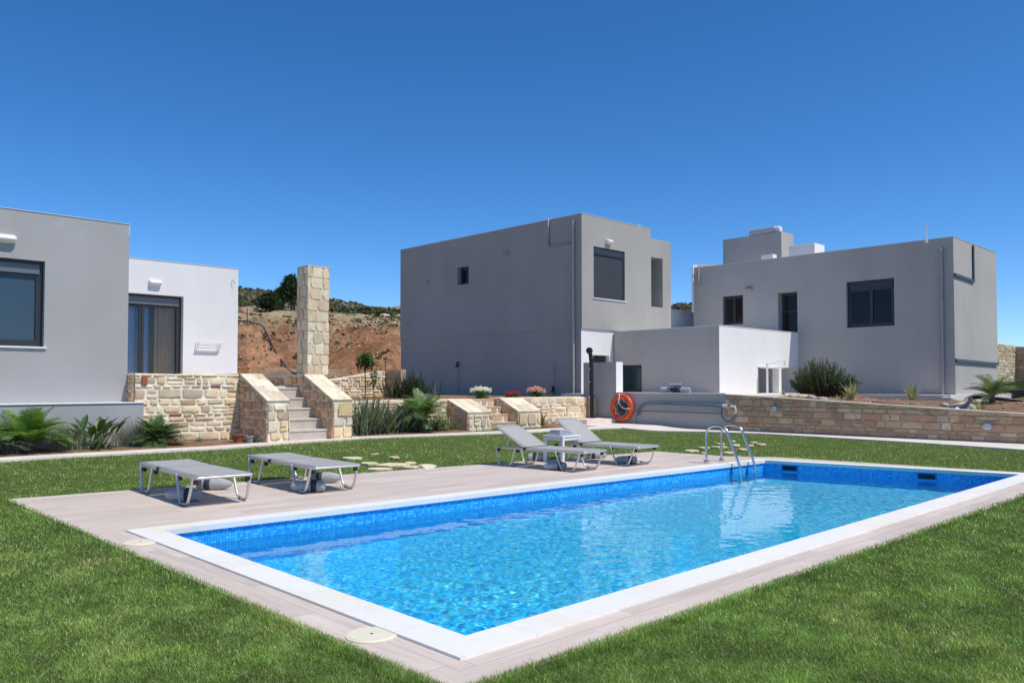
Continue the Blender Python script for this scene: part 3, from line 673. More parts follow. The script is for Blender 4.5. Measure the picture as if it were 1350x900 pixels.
def window(root,f,a0,a1,z0,z1,d,label=None,box_h=0,shut=False,sashes=2,glass='glass_dark',sill=True,curtain=None,fw=.055,proud=0.0,name='window',boxmat='grey_metal'):
    m=MB(); dd=d
    # outer frame
    for (p,q,r_,s_) in ((a0,a0+fw,z0,z1),(a1-fw,a1,z0,z1),(a0+fw,a1-fw,z0,z0+fw),(a0+fw,a1-fw,z1-fw,z1)): f.box(m,p,q,r_,s_,dd-.05,dd-.004)
    zt=z1-fw-box_h
    ia,ib=a0+fw,a1-fw
    if not shut:
        w=(ib-ia)/sashes; sf=.048
        for k in range(sashes):
            p,q=ia+w*k+.002,ia+w*(k+1)-.002; o_=.012*(k%2)
            for (e,g_,h,i_) in ((p,p+sf,z0+fw,zt),(q-sf,q,z0+fw,zt),(p+sf,q-sf,z0+fw,z0+fw+sf),(p+sf,q-sf,zt-sf,zt)): f.box(m,e,g_,h,i_,dd-.038-o_,dd-.010-o_)
    w_=m.build(name,M['dark_metal'],root,label=label)
    if not shut:
        g=MB(); g2=(ib-ia)
        f.quad(g,[f.pt(ia,z0+fw,dd-.018),f.pt(ib,z0+fw,dd-.018),f.pt(ib,zt,dd-.018),f.pt(ia,zt,dd-.018)]); g.build('pane',M[glass],w_)
    else:
        g=MB(); z=z0+fw+.002; sl=.048
        while z<zt-.002:
            zz_=min(z+sl-.006,zt); f.box(g,ia,ib,z,zz_-.004,dd-.042,dd-.022); f.box(g,ia,ib,zz_-.004,min(z+sl,zt),dd-.027,dd-.022); z+=sl
        g.build('roller_shutter',M['shutter'],w_)
    if box_h:
        g=MB(); f.box(g,ia+.001,ib-.001,zt+.004,z1-fw-.002,dd-.075,dd-.006); g.build('shutter_box',M[boxmat],w_,bevel=.004)
    if sill:
        g=MB(); f.box(g,a0-.04,a1+.04,z0-.035,z0-.003,-.035,dd-.06); g.build('sill',M['white_paint'],w_,bevel=.004)
    if curtain:
        for (ca,cb,cd,cm) in curtain:
            g=MB(); n=int((cb-ca)/.03)
            for i in range(n):
                a=ca+(cb-ca)*i/n; b=ca+(cb-ca)*(i+1)/n; da=cd+.03*math.sin(a*46)+.012*math.sin(a*17); db=cd+.03*math.sin(b*46)+.012*math.sin(b*17)
                f.quad(g,[f.pt(a,z0+.03,da),f.pt(b,z0+.03,db),f.pt(b,zt,db),f.pt(a,zt,da)])
            g.build('curtain',M[cm],w_,smooth=True)
    return w_
def wall_lamp(root,p,n,u,w=.26,h=.11,d=.09,mat='white_paint',label=None):
    m=MB(); n=np.array(n,float);u=np.array(u,float);p=np.array(p,float)
    N=12; prof_=[(math.cos(t)*h/2*1.0,math.sin(t)*d) for t in np.linspace(-math.pi/2,math.pi/2,N)]
    ring=[]
    for sx in (-1,-.85,.85,1):
        sc_=.72 if abs(sx)==1 else 1
        ring.append([p+u*sx*w/2+UZ*(math.sin(t)*h/2*sc_)+n*(math.cos(t)*d*sc_+.002) for t in np.linspace(-math.pi/2,math.pi/2,N)])
    for i in range(3):
        for k in range(N-1): 
            q=[ring[i][k],ring[i+1][k],ring[i+1][k+1],ring[i][k+1]]; m.face(q if np.cross(u,UZ)@n>0 else q[::-1])
    m.face(ring[0] if np.cross(u,UZ)@n<0 else ring[0]); m.face(ring[-1][::-1])
    return m.build('wall_lamp',M[mat],root,smooth='auto',label=label)
def pipe(root,pts,r,mat,name='drainpipe',clips=()):
    m=MB(); m.tube(pts,r,10)
    for c in clips: m.lathe(c,[(r*1.5,-.015),(r*1.5,.015)],10)
    return m.build(name,M[mat],root,smooth='auto')

# ---- left grey house
hx,hy=5.24,15.72
lh=empty('grey_house',(2.5,hy,.9),'left single-storey grey rendered house with a dark framed window and a white wall lamp','house')
w0=Y(59.5,347,hy); wz0,wz1=1.96,3.45
wx0,wx1=1.95,w0[0]
mb=MB(); body(mb,-6,hx,hy,21.0,.9,4.29,hf=[(wx0,wx1,wz0,wz1,.16)]); mb.build('wall',M['grey_front'],lh)
roofpart(-6,hx,hy,21.0,4.29,lh,M['concrete']); coping_trim(-6,hx,hy,21,4.29,lh,M['white'],left=False)
window(lh,FS(hy),wx0,wx1,wz0,wz1,.16,box_h=.17,glass='glass_blue',fw=.06)
m=MB(); m.box((-6,15.32,.1),(5.40,15.719,.965)); m.build('plinth',M['grey_front'],lh); 
m=MB(); m.box((-6,15.30,.966),(5.42,15.715,.985)); m.build('plinth_cap',M['white'],lh)
lp=Y(0,314,hy); wall_lamp(lh,(lp[0],hy,lp[2]),-UY,UX,.46,.15,.12)
lp=Y(176.5,307,hy+.4); m=MB(); m.box((hx,hy+.3,lp[2]-.07),(hx+.05,hy+.36,lp[2]-.02)); m.box((hx+.05,hy+.2,lp[2]-.09),(hx+.075,hy+.46,lp[2]+.09)); m.build('wall_fixture',M['white_paint'],lh)
# ---- white house behind
wy=18.5; q=Y(315,354,wy); q2=Y(312,493,wy); wxr=(q[0]+q2[0])/2; wzt=Y(174,340,wy)[2]
wh=empty('white_house',(7,wy,1.2),'small white rendered house with a sliding glass door, set back behind the left grey house','house')
dx1=Y(242,391,wy)[0]; dzt=Y(242,391,wy)[2]; dx0=dx1-1.75
mb=MB(); body(mb,5.26,wxr,wy,23.5,1.2,wzt,hf=[(dx0,dx1,1.28,dzt,.9)]); mb.build('wall',M['pale'],wh)
roofpart(5.26,wxr,wy,23.5,wzt,wh,M['concrete']); coping_trim(5.26,wxr,wy,23.5,wzt,wh,M['white'],left=False)
mid=Y(206,440,wy)[0]
window(wh,FS(wy),dx0,dx1,1.28,dzt,.18,box_h=.17,glass='glass',sill=False,name='sliding_door',curtain=[(dx0+.1,mid-.05,.30,'curtain_pale'),(mid+.05,dx1-.08,.28,'curtain')])
lp=Y(204,373,wy); wall_lamp(wh,(lp[0],wy,lp[2]),-UY,UX,.27,.13,.1)
hk=Y(306,371,wy); m=MB(); m.tube([(hk[0],wy,hk[2]+.02),(hk[0]+.0,wy-.07,hk[2]+.03),(hk[0]+.03,wy-.07,hk[2]-.05)],.008,6); m.build('hook',M['pipe'],wh,smooth=True)
ra,rb=Y(257.5,451,wy),Y(289,463,wy)
dr=empty('drying_rack',((ra[0]+rb[0])/2,wy,rb[2]),'white folding clothes drying rack fixed flat to the white house wall','drying rack')
for x in (ra[0]+.02,rb[0]-.02):
    m=MB(); m.tube([(x,wy-.01,rb[2]),(x,wy-.16,ra[2]),(x,wy-.02,ra[2]+.02)],.012,6); m.build('bracket',M['white_paint'],dr)
for k in range(4):
    tt=k/3; m=MB(); m.tube([(ra[0],wy-.02-.14*tt,rb[2]+(ra[2]-rb[2])*tt),(rb[0],wy-.02-.14*tt,rb[2]+(ra[2]-rb[2])*tt)],.010,6); m.build('rail',M['white_paint'],dr)

# ---- two-storey grey house in the middle
mx,my,mzt=19.69,17.13,6.87
mh=empty('two_storey_house',(22,my,.9),'two-storey grey rendered house in the middle with a closed dark roller shutter upstairs','house')
S=lambda px,py:Y(px,py,my); W=lambda px,py:X(px,py,mx)
xr,xn=S(884,318)[0],S(857.5,300)[0]
sh=(S(782.5,324)[0],S(823.7,331)[0],4.17,5.87,.10); so=(S(858.3,338)[0],S(873.5,341)[0],4.09,5.87,1.1)
sw=(-W(603,353)[1],-W(618,352)[1],W(603,376)[2],W(603,353)[2],.24)
mb=MB(); body(mb,mx,xn,my,27.03,3.13,mzt,hf=[sh],hl=[sw])
m2=6.53
FS(my).wall(mb,xn,xr,3.13,m2,[so]); mb.face([(xr,my,3.13),(xr,27.03,3.13),(xr,27.03,m2),(xr,my,m2)]); mb.face([(xn,my,m2),(xr,my,m2),(xr,27.03,m2),(xn,27.03,m2)]); mb.face([(xn,my,3.13),(xn,27.03,3.13),(xr,27.03,3.13),(xr,my,3.13)]); mb.face([(mx,my,3.13),(mx,27.03,3.13),(xn,27.03,3.13),(xn,my,3.13)]); mb.face([(xr,27.03,3.13),(xn,27.03,3.13),(xn,27.03,m2),(xr,27.03,m2)])
mb.build('upper_wall',M['grey'],mh)
mb=MB(); e=.02; y2=my+e+.03
mb.face([(mx+e,27.0,.8),(mx+e,y2,.8),(mx+e,y2,3.13),(mx+e,27.0,3.13)]); mb.face([(xr,27.0,.8),(mx+e,27.0,.8),(mx+e,27.0,3.13),(xr,27.0,3.13)]); mb.build('lower_wall',M['grey'],mh)
mb=MB(); da,db=Y(785,468,y2)[0],Y(803,468,y2)[0]; dzt2=Y(785,468,y2)[2]
FS(y2).wall(mb,mx+e,xr,.8,3.128,[(da-.12,db,.93,dzt2,.2)]); mb.build('front_lower_wall',M['pale'],mh,label='white painted ground-floor wall under the grey upper storey')
window(mh,FS(y2),da-.12,db,.93,dzt2,.2,box_h=.15,sill=False,name='door',sashes=1,boxmat='dark_metal')
roofpart(mx,xn,my,27.03,mzt,mh,M['concrete']); coping_trim(mx,xn,my,27.03,mzt,mh,M['white'])
window(mh,FS(my),*sh[:4],.10,box_h=.20,shut=True,fw=.05,boxmat='dark_metal')
window(mh,FW(mx),*sw[:4],.24,sashes=1,sill=False,fw=.05)
lp=S(801.5,320); wall_lamp(mh,(lp[0],my,lp[2]+.03),-UY,UX,.28,.16,.14)
lp=W(668,334); wall_lamp(mh,(mx,lp[1],lp[2]),-UX,-UY,.26,.12,.1,'pipe')
lp=W(564,372); wall_lamp(mh,(mx,lp[1],lp[2]),-UX,-UY,.12,.22,.07,'pipe')
q=W(757,291); pipe(mh,[(mx+.1,q[1],q[2]+.02),(mx-.06,q[1],q[2]),(mx-.06,q[1],.95)],.045,'pipe',clips=[(mx-.06,q[1],z) for z in (1.6,3.0,4.4,5.8)])
q=W(724,289); q3=W(724,325); m=MB(); m.tube([(mx+.15,q[1],mzt+.03),(mx-.04,q[1],mzt+.03),(mx-.04,q[1],q3[2]),(mx-.04,q[1]-.02,q3[2]),(mx-.04,W(757,324)[1],q3[2])],.03,8); m.build('overflow_pipe',M['pipe'],mh,smooth=True)
q=S(850,298); m=MB(); m.lathe((q[0],my+.3,mzt+.02),[(.12,0),(.16,.04),(.05,.09)],12); m.build('roof_vent',M['white_paint'],mh)
# taps on the shaded wall
for (px,pyt,hd,lab) in ((605,477,True,'standpipe with a black tap on the shaded house wall, left above the white flowers'),(731,475,False,'standpipe with a low black tap on the shaded house wall, beside the long drainpipe')):
    q=W(px,pyt); r=empty('standpipe',(mx-.05,q[1],.93),lab,'tap'); m=MB(); m.tube([(mx-.05,q[1],.93),(mx-.05,q[1],q[2])],.014,8); m.build('pipe',M['pipe'],r,smooth=True)
    zt_=q[2] if hd else 1.25; m=MB(); m.lathe((mx-.07,q[1],zt_-.10),[(.03,-.09),(.045,-.03),(.045,.05),(.02,.09)],10); m.tube([(mx-.07,q[1],zt_-.1),(mx-.16,q[1]-.03,zt_-.12),(mx-.18,q[1]-.04,zt_-.22)],.018,8); m.tube([(mx-.07,q[1]-.08,zt_),(mx-.07,q[1]+.08,zt_)],.012,6); m.build('tap',M['black'],r,smooth='auto')

# ---- low annexe between the houses
ax,ay,azt=21.35,13.1,3.085
an=empty('annexe',(23,ay,1.0),'low flat-roofed annexe with a sunlit white front and grey side, between the two tall houses','building')
A_=lambda px,py:Y(px,py,ay)
rx0=26.4
ha,hb,hz=A_(999,500)[0],A_(1041,483)[0],A_(1020,484)[2]
wn=(-X(821,481,ax)[1]-.35,-X(846,481,ax)[1],1.06,X(830,481,ax)[2],.16)
mb=MB(); FS(ay).wall(mb,ax,rx0,.9,azt,[(ha,rx0-.001,1.021,hz,1.6)]); mb.face([(ax,my-.001,azt),(ax,ay,azt),(rx0,ay,azt),(rx0,my-.001,azt)]); mb.build('front_wall',M['white'],an)
mb=MB(); FW(ax).wall(mb,-(my-.001),-ay-.001,.9,azt,[wn]); mb.build('side_wall',M['grey_right'],an)
window(an,FW(ax),*wn[:4],.16,sashes=1,glass='glass_teal',sill=False,fw=.06)
m=MB(); m.box((ax-.01,ay-.012,azt+.001),(rx0-.002,ay+.2,azt+.016)); m.box((ax-.01,ay+.203,azt+.001),(ax+.2,my-.01,azt+.016)); m.build('parapet_cap',M['white'],an)
pa=A_(1027.5,500)[0]; m=MB(); m.box((pa,ay+.02,1.022),(pa+.18,ay+.25,hz-.002)); m.build('post',M['white'],an)
fr_=empty('metal_frame',(ha,ay-.2,1.02),'thin white tubular frame standing against the annexe front beside its dark recess','frame')
m=MB(); t0,t1=A_(1000,480),A_(1024,474)
m.box((t0[0]-.02,ay-.32,1.022),(t0[0]+.03,ay-.27,t0[2])); m.build('post',M['white_paint'],fr_)
m=MB(); m.obox(((t0[0]+t1[0])/2,ay-.295,(t0[2]+t1[2])/2+.0),(t1[0]-t0[0],0,t1[2]-t0[2]),UY,(-(t1[2]-t0[2]),0,t1[0]-t0[0]),(t1[0]-t0[0])/2,.028,.03); m.build('rail',M['white_paint'],fr_)
m=MB(); m.obox((t1[0]-.02,ay-.295,t1[2]-.12),UX,UY,UZ,.02,.024,.09); m.obox(((t0[0]+t1[0])/2,ay-.14,t0[2]-.12),UX,UY,UZ,(t1[0]-t0[0])/2-.02,.12,.012); m.build('bracket',M['white_paint'],fr_)
m=MB(); m.box((t0[0]+.25,ay+.5,1.022),(t0[0]+.9,ay+.9,1.85)); o=m.build('utility_cabinet',M['pale'],base=(t0[0]+.6,ay+.7,1.02),bevel=.01); tag(o,'pale cabinet standing inside the recess of the annexe front','cabinet')
# white yard wall seen between the houses
a_,b_=Y(884,409,18.9),Y(914,413,18.9)
# ---- right grey house
ry=X(1256.5,312,rx0)[1]; rzt=X(1256.5,312,rx0)[2]; rx1=Y(1313,335,ry)[0]; ryb=X(914,349,rx0)[1]
rh=empty('right_house',((rx0+rx1)/2,ry,1.0),'right-hand two-storey grey house with three dark windows, a rooftop water heater and an aerial','house')
Wn=lambda px,py:X(px,py,rx0)
def hole(pa,pb,yt,yb_,d): return (-Wn(pa,yt)[1],-Wn(pb,yt)[1],Wn(pb,yb_)[2],Wn(pb,yt)[2],d)
h1=hole(952.5,979.5,388.5,427,.16); h2=hole(1025.5,1051,384,438.5,.36); h3=hole(1115.5,1178.5,366,429,.16)
mb=MB(); body(mb,rx0,rx1,ry,ryb,.75,rzt,hl=[h1,h2,h3]); mb.build('wall',M['grey_right'],rh)
roofpart(rx0,rx1,ry,ryb,rzt,rh,M['concrete']); coping_trim(rx0,rx1,ry,ryb,rzt,rh,M['white'])
window(rh,FW(rx0),*h1[:4],.16,sashes=2,sill=False); window(rh,FW(rx0),*h3[:4],.16,sashes=2,sill=False,box_h=.22,fw=.07,boxmat='dark_metal')
w2=window(rh,FW(rx0),*h2[:4],.36,sashes=1,sill=False,fw=.06); m=MB(); zc=(h2[2]*.45+h2[3]*.55); FW(rx0).box(m,h2[0]+.06,h2[1]-.06,zc-.03,zc+.03,.30,.34); m.build('crossbar',M['dark_metal'],w2)
lp=Wn(988,381); wall_lamp(rh,(rx0,lp[1],lp[2]),-UX,-UY,.26,.12,.12,'pipe')
q=Wn(1241,328); pipe(rh,[(rx0+.1,q[1],q[2]+.03),(rx0-.06,q[1],q[2]),(rx0-.06,q[1],1.0)],.05,'pipe',clips=[(rx0-.06,q[1],z) for z in (1.8,3.2,4.6)])
for k,(px,pb) in enumerate(((914.5,412),(922,375))):
    q=Wn(px,352); yy_=q[1]-.02; m=MB(); m.tube([(rx0+1.2,yy_-.5,rzt+.10),(rx0-.02,yy_,rzt+.08),(rx0-.09,yy_,rzt+.02),(rx0-.09,yy_,Wn(px,pb)[2])],.04,8); m.build('roof_pipe',M['pipe_white' if k==0 else 'pipe'],rh,smooth='auto')
Sf=lambda px,py:Y(px,py,ry)
m=MB(); a,b=Sf(1281,323),Sf(1284,373); m.box((a[0],ry-.05,b[2]),(a[0]+.10,ry-.002,a[2]-.02)); m.build('vertical_channel',M['dark_metal'],rh)
m=MB(); a,b=Sf(1257,362),Sf(1283,371); m.obox(((a[0]+b[0])/2,ry-.028,(a[2]+b[2])/2),(b[0]-a[0],0,b[2]-a[2]),UY,UZ,(b[0]-a[0])/2,.025,.045); m.build('channel',M['dark_metal'],rh)
m=MB(); a,b=Sf(1259,474),Sf(1314,479); 
m.obox(((a[0]+b[0])/2,ry-.033,(a[2]+b[2])/2-.02),(b[0]-a[0],0,b[2]-a[2]),UY,UZ,(b[0]-a[0])/2,.03,.045); m.build('channel',M['dark_metal'],rh)
q=Wn(1222,318); m=MB(); m.tube([(rx0-.03,q[1],q[2]-.15),(rx0-.03,q[1],Wn(1222,297)[2])],.014,6); m.box((rx0-.08,q[1]-.04,q[2]-.06),(rx0,q[1]+.04,q[2]+.03)); m.lathe((rx0-.03,q[1],Wn(1222,297)[2]),[(.03,0),(.03,.05)],8); m.build('aerial',M['white_paint'],rh,smooth='auto')
q=Sf(1315,400); m=MB(); m.tube([(rx1,ry+.1,q[2]),(rx1+.12,ry+.08,q[2]+.01)],.02,6); m.lathe((rx1+.12,ry+.08,q[2]),[(.04,-.03),(.05,.05)],10,axis=(1,-.3,-.2)); m.build('camera_fixture',M['white_paint'],rh)
# roof boxes
bx=28.6; q=X(1030,305,bx); ql=X(953,313,bx); m=MB(); body(m,bx,Y(1046,325,q[1])[0],q[1],ql[1],rzt-.4,q[2]); m.build('stair_tower',M['grey_right'],rh)
cx2=28.0; q=X(1074,320,cx2); ql=X(1040,324,cx2); m=MB(); m.box((cx2,q[1],rzt-.4),(Y(1087,323,q[1])[0],ql[1],q[2])); m.build('chimney',M['pale'],rh,bevel=.01)
# solar water tank on the stair tower
qa,qb=X(989,304,29.2),X(1024,303,29.2); zt_=X(1030,305,bx)[2]
sw_=empty('water_heater',(29.2,(qa[1]+qb[1])/2,zt_),'silver cylindrical solar water tank lying on the roof tower of the right house','water tank')
m=MB(); m.lathe((29.2,qa[1],zt_+.20),[(.10,0),(.17,.04),(.17,abs(qa[1]-qb[1])-.04),(.1,abs(qa[1]-qb[1]))],20,axis=(0,-1,0)); m.build('tank',M['alu'],sw_,smooth='auto')
for t_ in (.25,.8):
    yy_=qa[1]+(qb[1]-qa[1])*t_; m=MB(); m.box((29.05,yy_-.02,zt_-.34),(29.35,yy_+.02,zt_+.06)); m.build('bracket',M['pipe'],sw_)
m=MB(); m.lathe((29.15,qb[1]-.08,zt_+.2),[(.12,-.08),(.15,0),(.12,.12)],12,axis=(0,-1,0)); m.build('end_cap',M['white_paint'],sw_,smooth='auto')
q=X(1012,334,rx0+.4); m=MB(); m.box((rx0+.3,q[1]-.25,rzt-.03),(rx0+.6,q[1]+.2,rzt+.22)); o=m.build('roof_unit',M['pale'],base=(rx0+.45,q[1],rzt),bevel=.01); tag(o,'small white box unit standing on the right house roof edge before the roof tower','unit')
# white wall between the houses
yw=ryb+.9; a_=Y(880,409,yw); b_=Y(918,413,yw); xq0,xq1=a_[0]-1.5,b_[0]+2
ywl=empty('yard_wall',((xq0+xq1)/2,yw,.9),'white boundary wall visible in the gap between the two tall houses','wall')
m=MB(); m.box((xq0,yw,.9),(xq1,yw+.25,(a_[2]+b_[2])/2)); m.build('wall',M['white'],ywl); m=MB(); m.box((xq0,yw-.06,(a_[2]+b_[2])/2+.002),(xq1,yw+.3,(a_[2]+b_[2])/2+.06)); m.build('cap',M['white_paint'],ywl)

# ---- grey garden wall with the life ring
gw=empty('garden_wall',(18.6,13,.1),'grey rendered garden wall behind the lawn with a tall block at its left end','wall')
m=MB(); m.box((18.4,11.121,-.1),(18.66,14.70,1.055)); m.build('wall',M['grey_right'],gw)
m=MB(); m.box((18.385,11.121,1.057),(18.675,14.695,1.085)); m.build('cap',M['white'],gw)
cw=Y(821,477,14.7)[0]; m=MB(); FS(14.7).wall(m,18.4,cw,-.1,1.965,[]); m.face([(18.4,14.7,1.965),(cw,14.7,1.965),(cw,15.95,1.965),(18.4,15.95,1.965)]); m.face([(cw,14.7,-.1),(cw,15.95,-.1),(cw,15.95,1.965),(cw,14.7,1.965)]); m.build('block',M['white'],gw)
m=MB(); m.box((18.397,14.703,-.1),(18.399+.01,15.95,1.963)); m.build('block_face',M['grey_right'],gw)
m=MB(); m.box((17.0,14.62,.1),(18.38,15.38,.33)); o=m.build('shower_step',M['concrete'],base=(17.8,15,.2),bevel=.01); tag(o,'low pale concrete step under the black shower column','step')
# ================================================================ pool furniture
sh_=empty('solar_shower',(18.0,15.0,.3),'tall black solar shower column standing on the pale step before the grey wall','shower')
sp=X(780,553,18.0); tp=X(780,460,18.0); sx,sy_=18.0,sp[1]
sh_.location=(sx,sy_,.3)
m=MB(); m.lathe((sx,sy_,.30),[(.13,0),(.13,.03),(.07,.05)],18); m.build('base',M['shower'],sh_,smooth='auto')
m=MB(); hgt=tp[2]-.3-.08; pts=[(sx,sy_,.33+hgt*k/16) for k in range(17)]; dv=np.array([-.6,.35,0])
pts=[(p[0]+dv[0]*.07*max(0,(i-12)/4)**2,p[1]+dv[1]*.07*max(0,(i-12)/4)**2,p[2]) for i,p in enumerate(pts)]
m.tube(pts,[.062]*13+[.062,.062,.06,.055],14); m.build('column',M['shower'],sh_,smooth='auto')
m=MB(); e_=np.array(pts[-1]); m.lathe(e_+np.array([-.02,.0,.0]),[(.075,-.07),(.10,-.02),(.09,.06),(.03,.1)],16,axis=(-.45,.25,.85)); m.build('shower_head',M['shower'],sh_,smooth='auto')
for z,rr in ((.95,.02),(1.38,.02),(1.75,.02)):
    m=MB(); m.lathe((sx-.065,sy_,z),[(.03,0),(.03,.03),(.018,.06)],12,axis=(-1,-.2,0)); m.build('knob',M['steel'],sh_,smooth='auto')

# life ring on the wall
c0=X(822,537,18.36); lr=empty('life_ring',(18.4,c0[1],c0[2]),'orange life ring hanging on the grey garden wall with a white rope','life ring')
N=48; Rr=.335; cen=np.array([18.28,c0[1],c0[2]])
m=MB(); m.tube([cen+np.array([0,math.cos(t)*Rr,math.sin(t)*Rr]) for t in np.linspace(0,2*math.pi,N,endpoint=False)],.068,14,closed=True); m.build('ring',M['orange'],lr,smooth=True)
for k in range(4):
    t0=k*math.pi/2+.5; m=MB(); n_=10
    m.tube([cen+np.array([0,math.cos(t0+d)*Rr,math.sin(t0+d)*Rr]) for d in (-.09,-.04,.04,.09)],.071,14); m.build('band',M['orange'],lr,smooth=True)
m=MB(); pts=[cen+np.array([-.02-.02*math.sin(7*t),math.cos(t)*(.24+.03*math.sin(5*t)),math.sin(t)*(.24+.03*math.cos(4*t))]) for t in np.linspace(1.2,6.6,40)]
m.tube(pts,.009,6); m.tube([cen+np.array(p) for p in ((-.08,.02,.40),(-.1,.04,.15),(-.1,-.08,.02),(-.1,-.2,-.03),(-.09,-.38,-.02))],.012,6); m.build('rope',M['rope'],lr,smooth=True)
m=MB(); m.lathe(cen+np.array([.09,0,0]),[(.20,0),(.20,.02)],24,axis=(-1,0,0)); m.tube([cen+np.array([.02,0,.0]),cen+np.array([-.06,0,.0])],.02,8)
rr_=random.Random(4)
for k in range(7): m.tube([cen+np.array([-.01,math.cos(t)*.13+rr_.uniform(-.01,.01),math.sin(t)*.14+rr_.uniform(-.01,.01)]) for t in np.linspace(rr_.uniform(0,1),rr_.uniform(4,6),18)],.009,5)
m.build('coiled_rope',M['towel_dark'],lr,smooth=True)
# hose and pole along the wall
WX=18.33
def wp(px,py,o=0): p=X(px,py,WX); return np.array([WX-o,p[1],p[2]])
r=empty('pool_hose',wp(900,545),'blue grey pool cleaning pole and hose hung in a loop along the grey garden wall','hose')
m=MB(); m.tube([wp(842,547),wp(841,541),wp(845,535),wp(852,532),wp(875,532),wp(905,533),wp(935,534),wp(955,535)],.032,10); m.build('pole',M['hose'],r,smooth=True)
m=MB(); m.tube([wp(820,542,.02),wp(842,541.5,.02),wp(880,542.5,.02),wp(915,543.5,.02),wp(948,545,.02),wp(953,544,.02)],.014,8); m.tube([wp(842,543,.03),wp(839,552,.03),wp(841,560,.03),wp(845,563,.03)],.012,6)
cl=wp(961,544); m.tube([cl+np.array([-.03,math.cos(t)*.205,math.sin(t)*.215]) for t in np.linspace(0,2*math.pi,30,endpoint=False)],.018,8,closed=True); m.build('hose',M['hose'],r,smooth=True)
m=MB(); m.tube([wp(954,534.5,.04),wp(960,534.5,.04)],.04,8); m.tube([wp(964,535,.04),wp(970,536,.04),wp(971,541,.04),wp(970,545,.04)],.028,8); m.build('connector',M['pipe_white'],r,smooth='auto')
# lamps on the brown wall
for px,py,lab in ((1021,539,'oval bulkhead lamp on the brown stone wall nearer the pool ladder'),(1302,562,'oval bulkhead lamp on the brown stone wall near the right edge of the photo')):
    p=X(px,py,18.39); r=empty('bulkhead_lamp',(18.4,p[1],p[2]),lab,'lamp','bulkhead lamps on the brown wall')
    m=MB(); m.lathe((18.395,p[1],p[2]),[(.09,0),(.09,.03),(.08,.045)],20,axis=(-1,0,0)); m.v=[(v[0],p[1]+(v[1]-p[1])*1.35,v[2]) for v in m.v]; m.build('housing',M['pipe'],r,smooth='auto')
    m=MB(); m.lathe((18.345,p[1],p[2]),[(.065,0),(.06,.02),(.03,.035)],20,axis=(-1,0,0)); m.v=[(v[0],p[1]+(v[1]-p[1])*1.4,v[2]-.005) for v in m.v]; m.build('lens',M['lamp_glass'],r,smooth='auto')
# towels rolled on the wall
def towel_roll(p,d,r_,L,mat,lab,grp=None,cat='towel'):
    m=MB(); d=np.array(d,float)/np.linalg.norm(d); s=np.cross(d,UZ); N=60
    sp_=[]; 
    for i in range(N):
        t=i/N*2*math.pi*3.2; rr=r_*(.18+.82*i/N); sp_.append((math.cos(t)*rr,math.sin(t)*rr*.86))
    for i in range(N-1):
        a,b=sp_[i],sp_[i+1]; P0=np.array(p)+s*a[0]+UZ*(a[1]+r_*.86); P1=np.array(p)+s*b[0]+UZ*(b[1]+r_*.86); m.face([P0-d*L/2,P1-d*L/2,P1+d*L/2,P0+d*L/2])
    m.lathe(np.array(p)+UZ*r_*.86-d*L*.47,[(r_*.84,0),(r_*.84,L*.94)],16,axis=d); 
    o=m.build('rolled_towel',M[mat],base=p,smooth='auto'); tag(o,lab,cat,grp); return o
TZ=1.087
tw=lambda px: X(px,516,18.5)[1]
G_='rolled towels lying on the garden wall'
towel_roll((18.5,tw(878),TZ),(.3,-1,0),.088,.26,'towel','light grey rolled towel at the left end of the pile on the garden wall',G_)
towel_roll((18.5,tw(889),TZ),(1,.25,0),.085,.30,'towel_dark','charcoal rolled towel on the garden wall, the left one of two seen end on',G_)
towel_roll((18.5,tw(895),TZ),(1,.1,0),.085,.30,'towel_dark','charcoal rolled towel on the garden wall, the right one of two seen end on',G_)
towel_roll((18.5,tw(904),TZ),(.2,-1,0),.082,.26,'towel','light grey rolled towel at the right end of the pile on the garden wall',G_)
towel_roll((18.5,tw(891),TZ+.15),(.05,-1,0),.055,.40,'towel','light grey rolled towel lying on top of the pile on the garden wall',G_)

# ladder
lx0,lx1,lyb=11.70,12.17,7.43
ld=empty('pool_ladder',((lx0+lx1)/2,lyb,0),'polished steel pool ladder with two curved handrails at the far left corner of the pool','ladder')
for x in (lx0,lx1):
    pts=[(x,7.44,.014),(x,7.44,.30),(x,7.44,.44),(x,7.425,.53),(x,7.38,.585),(x,7.31,.615),(x,7.23,.625),(x,7.14,.61),(x,7.07,.565),(x,7.03,.50),(x,6.97,.35),(x,6.89,.15),(x,6.83,.0),(x,6.81,-.09),(x,6.80,-.2),(x,6.80,-.85)]
    m=MB(); m.tube(pts,.0215,14); m.build('handrail',M['steel'],ld,smooth='auto')
    m=MB(); m.lathe((x,7.44,.0145),[(.05,0),(.05,.008),(.026,.028)],18); m.build('flange',M['steel'],ld,smooth='auto')
    m=MB(); m.tube([(x,6.96+(x-lx0)*-.04,-.19),(x,6.96,-.02)],.012,8); m.build('wall_bracket',M['hose'],ld,smooth='auto')
for z in (-.30,-.55,-.78):
    m=MB(); m.box((lx0,6.775,z-.012),(lx1,6.85,z+.012)); m.build('tread',M['steel'],ld,bevel=.004)

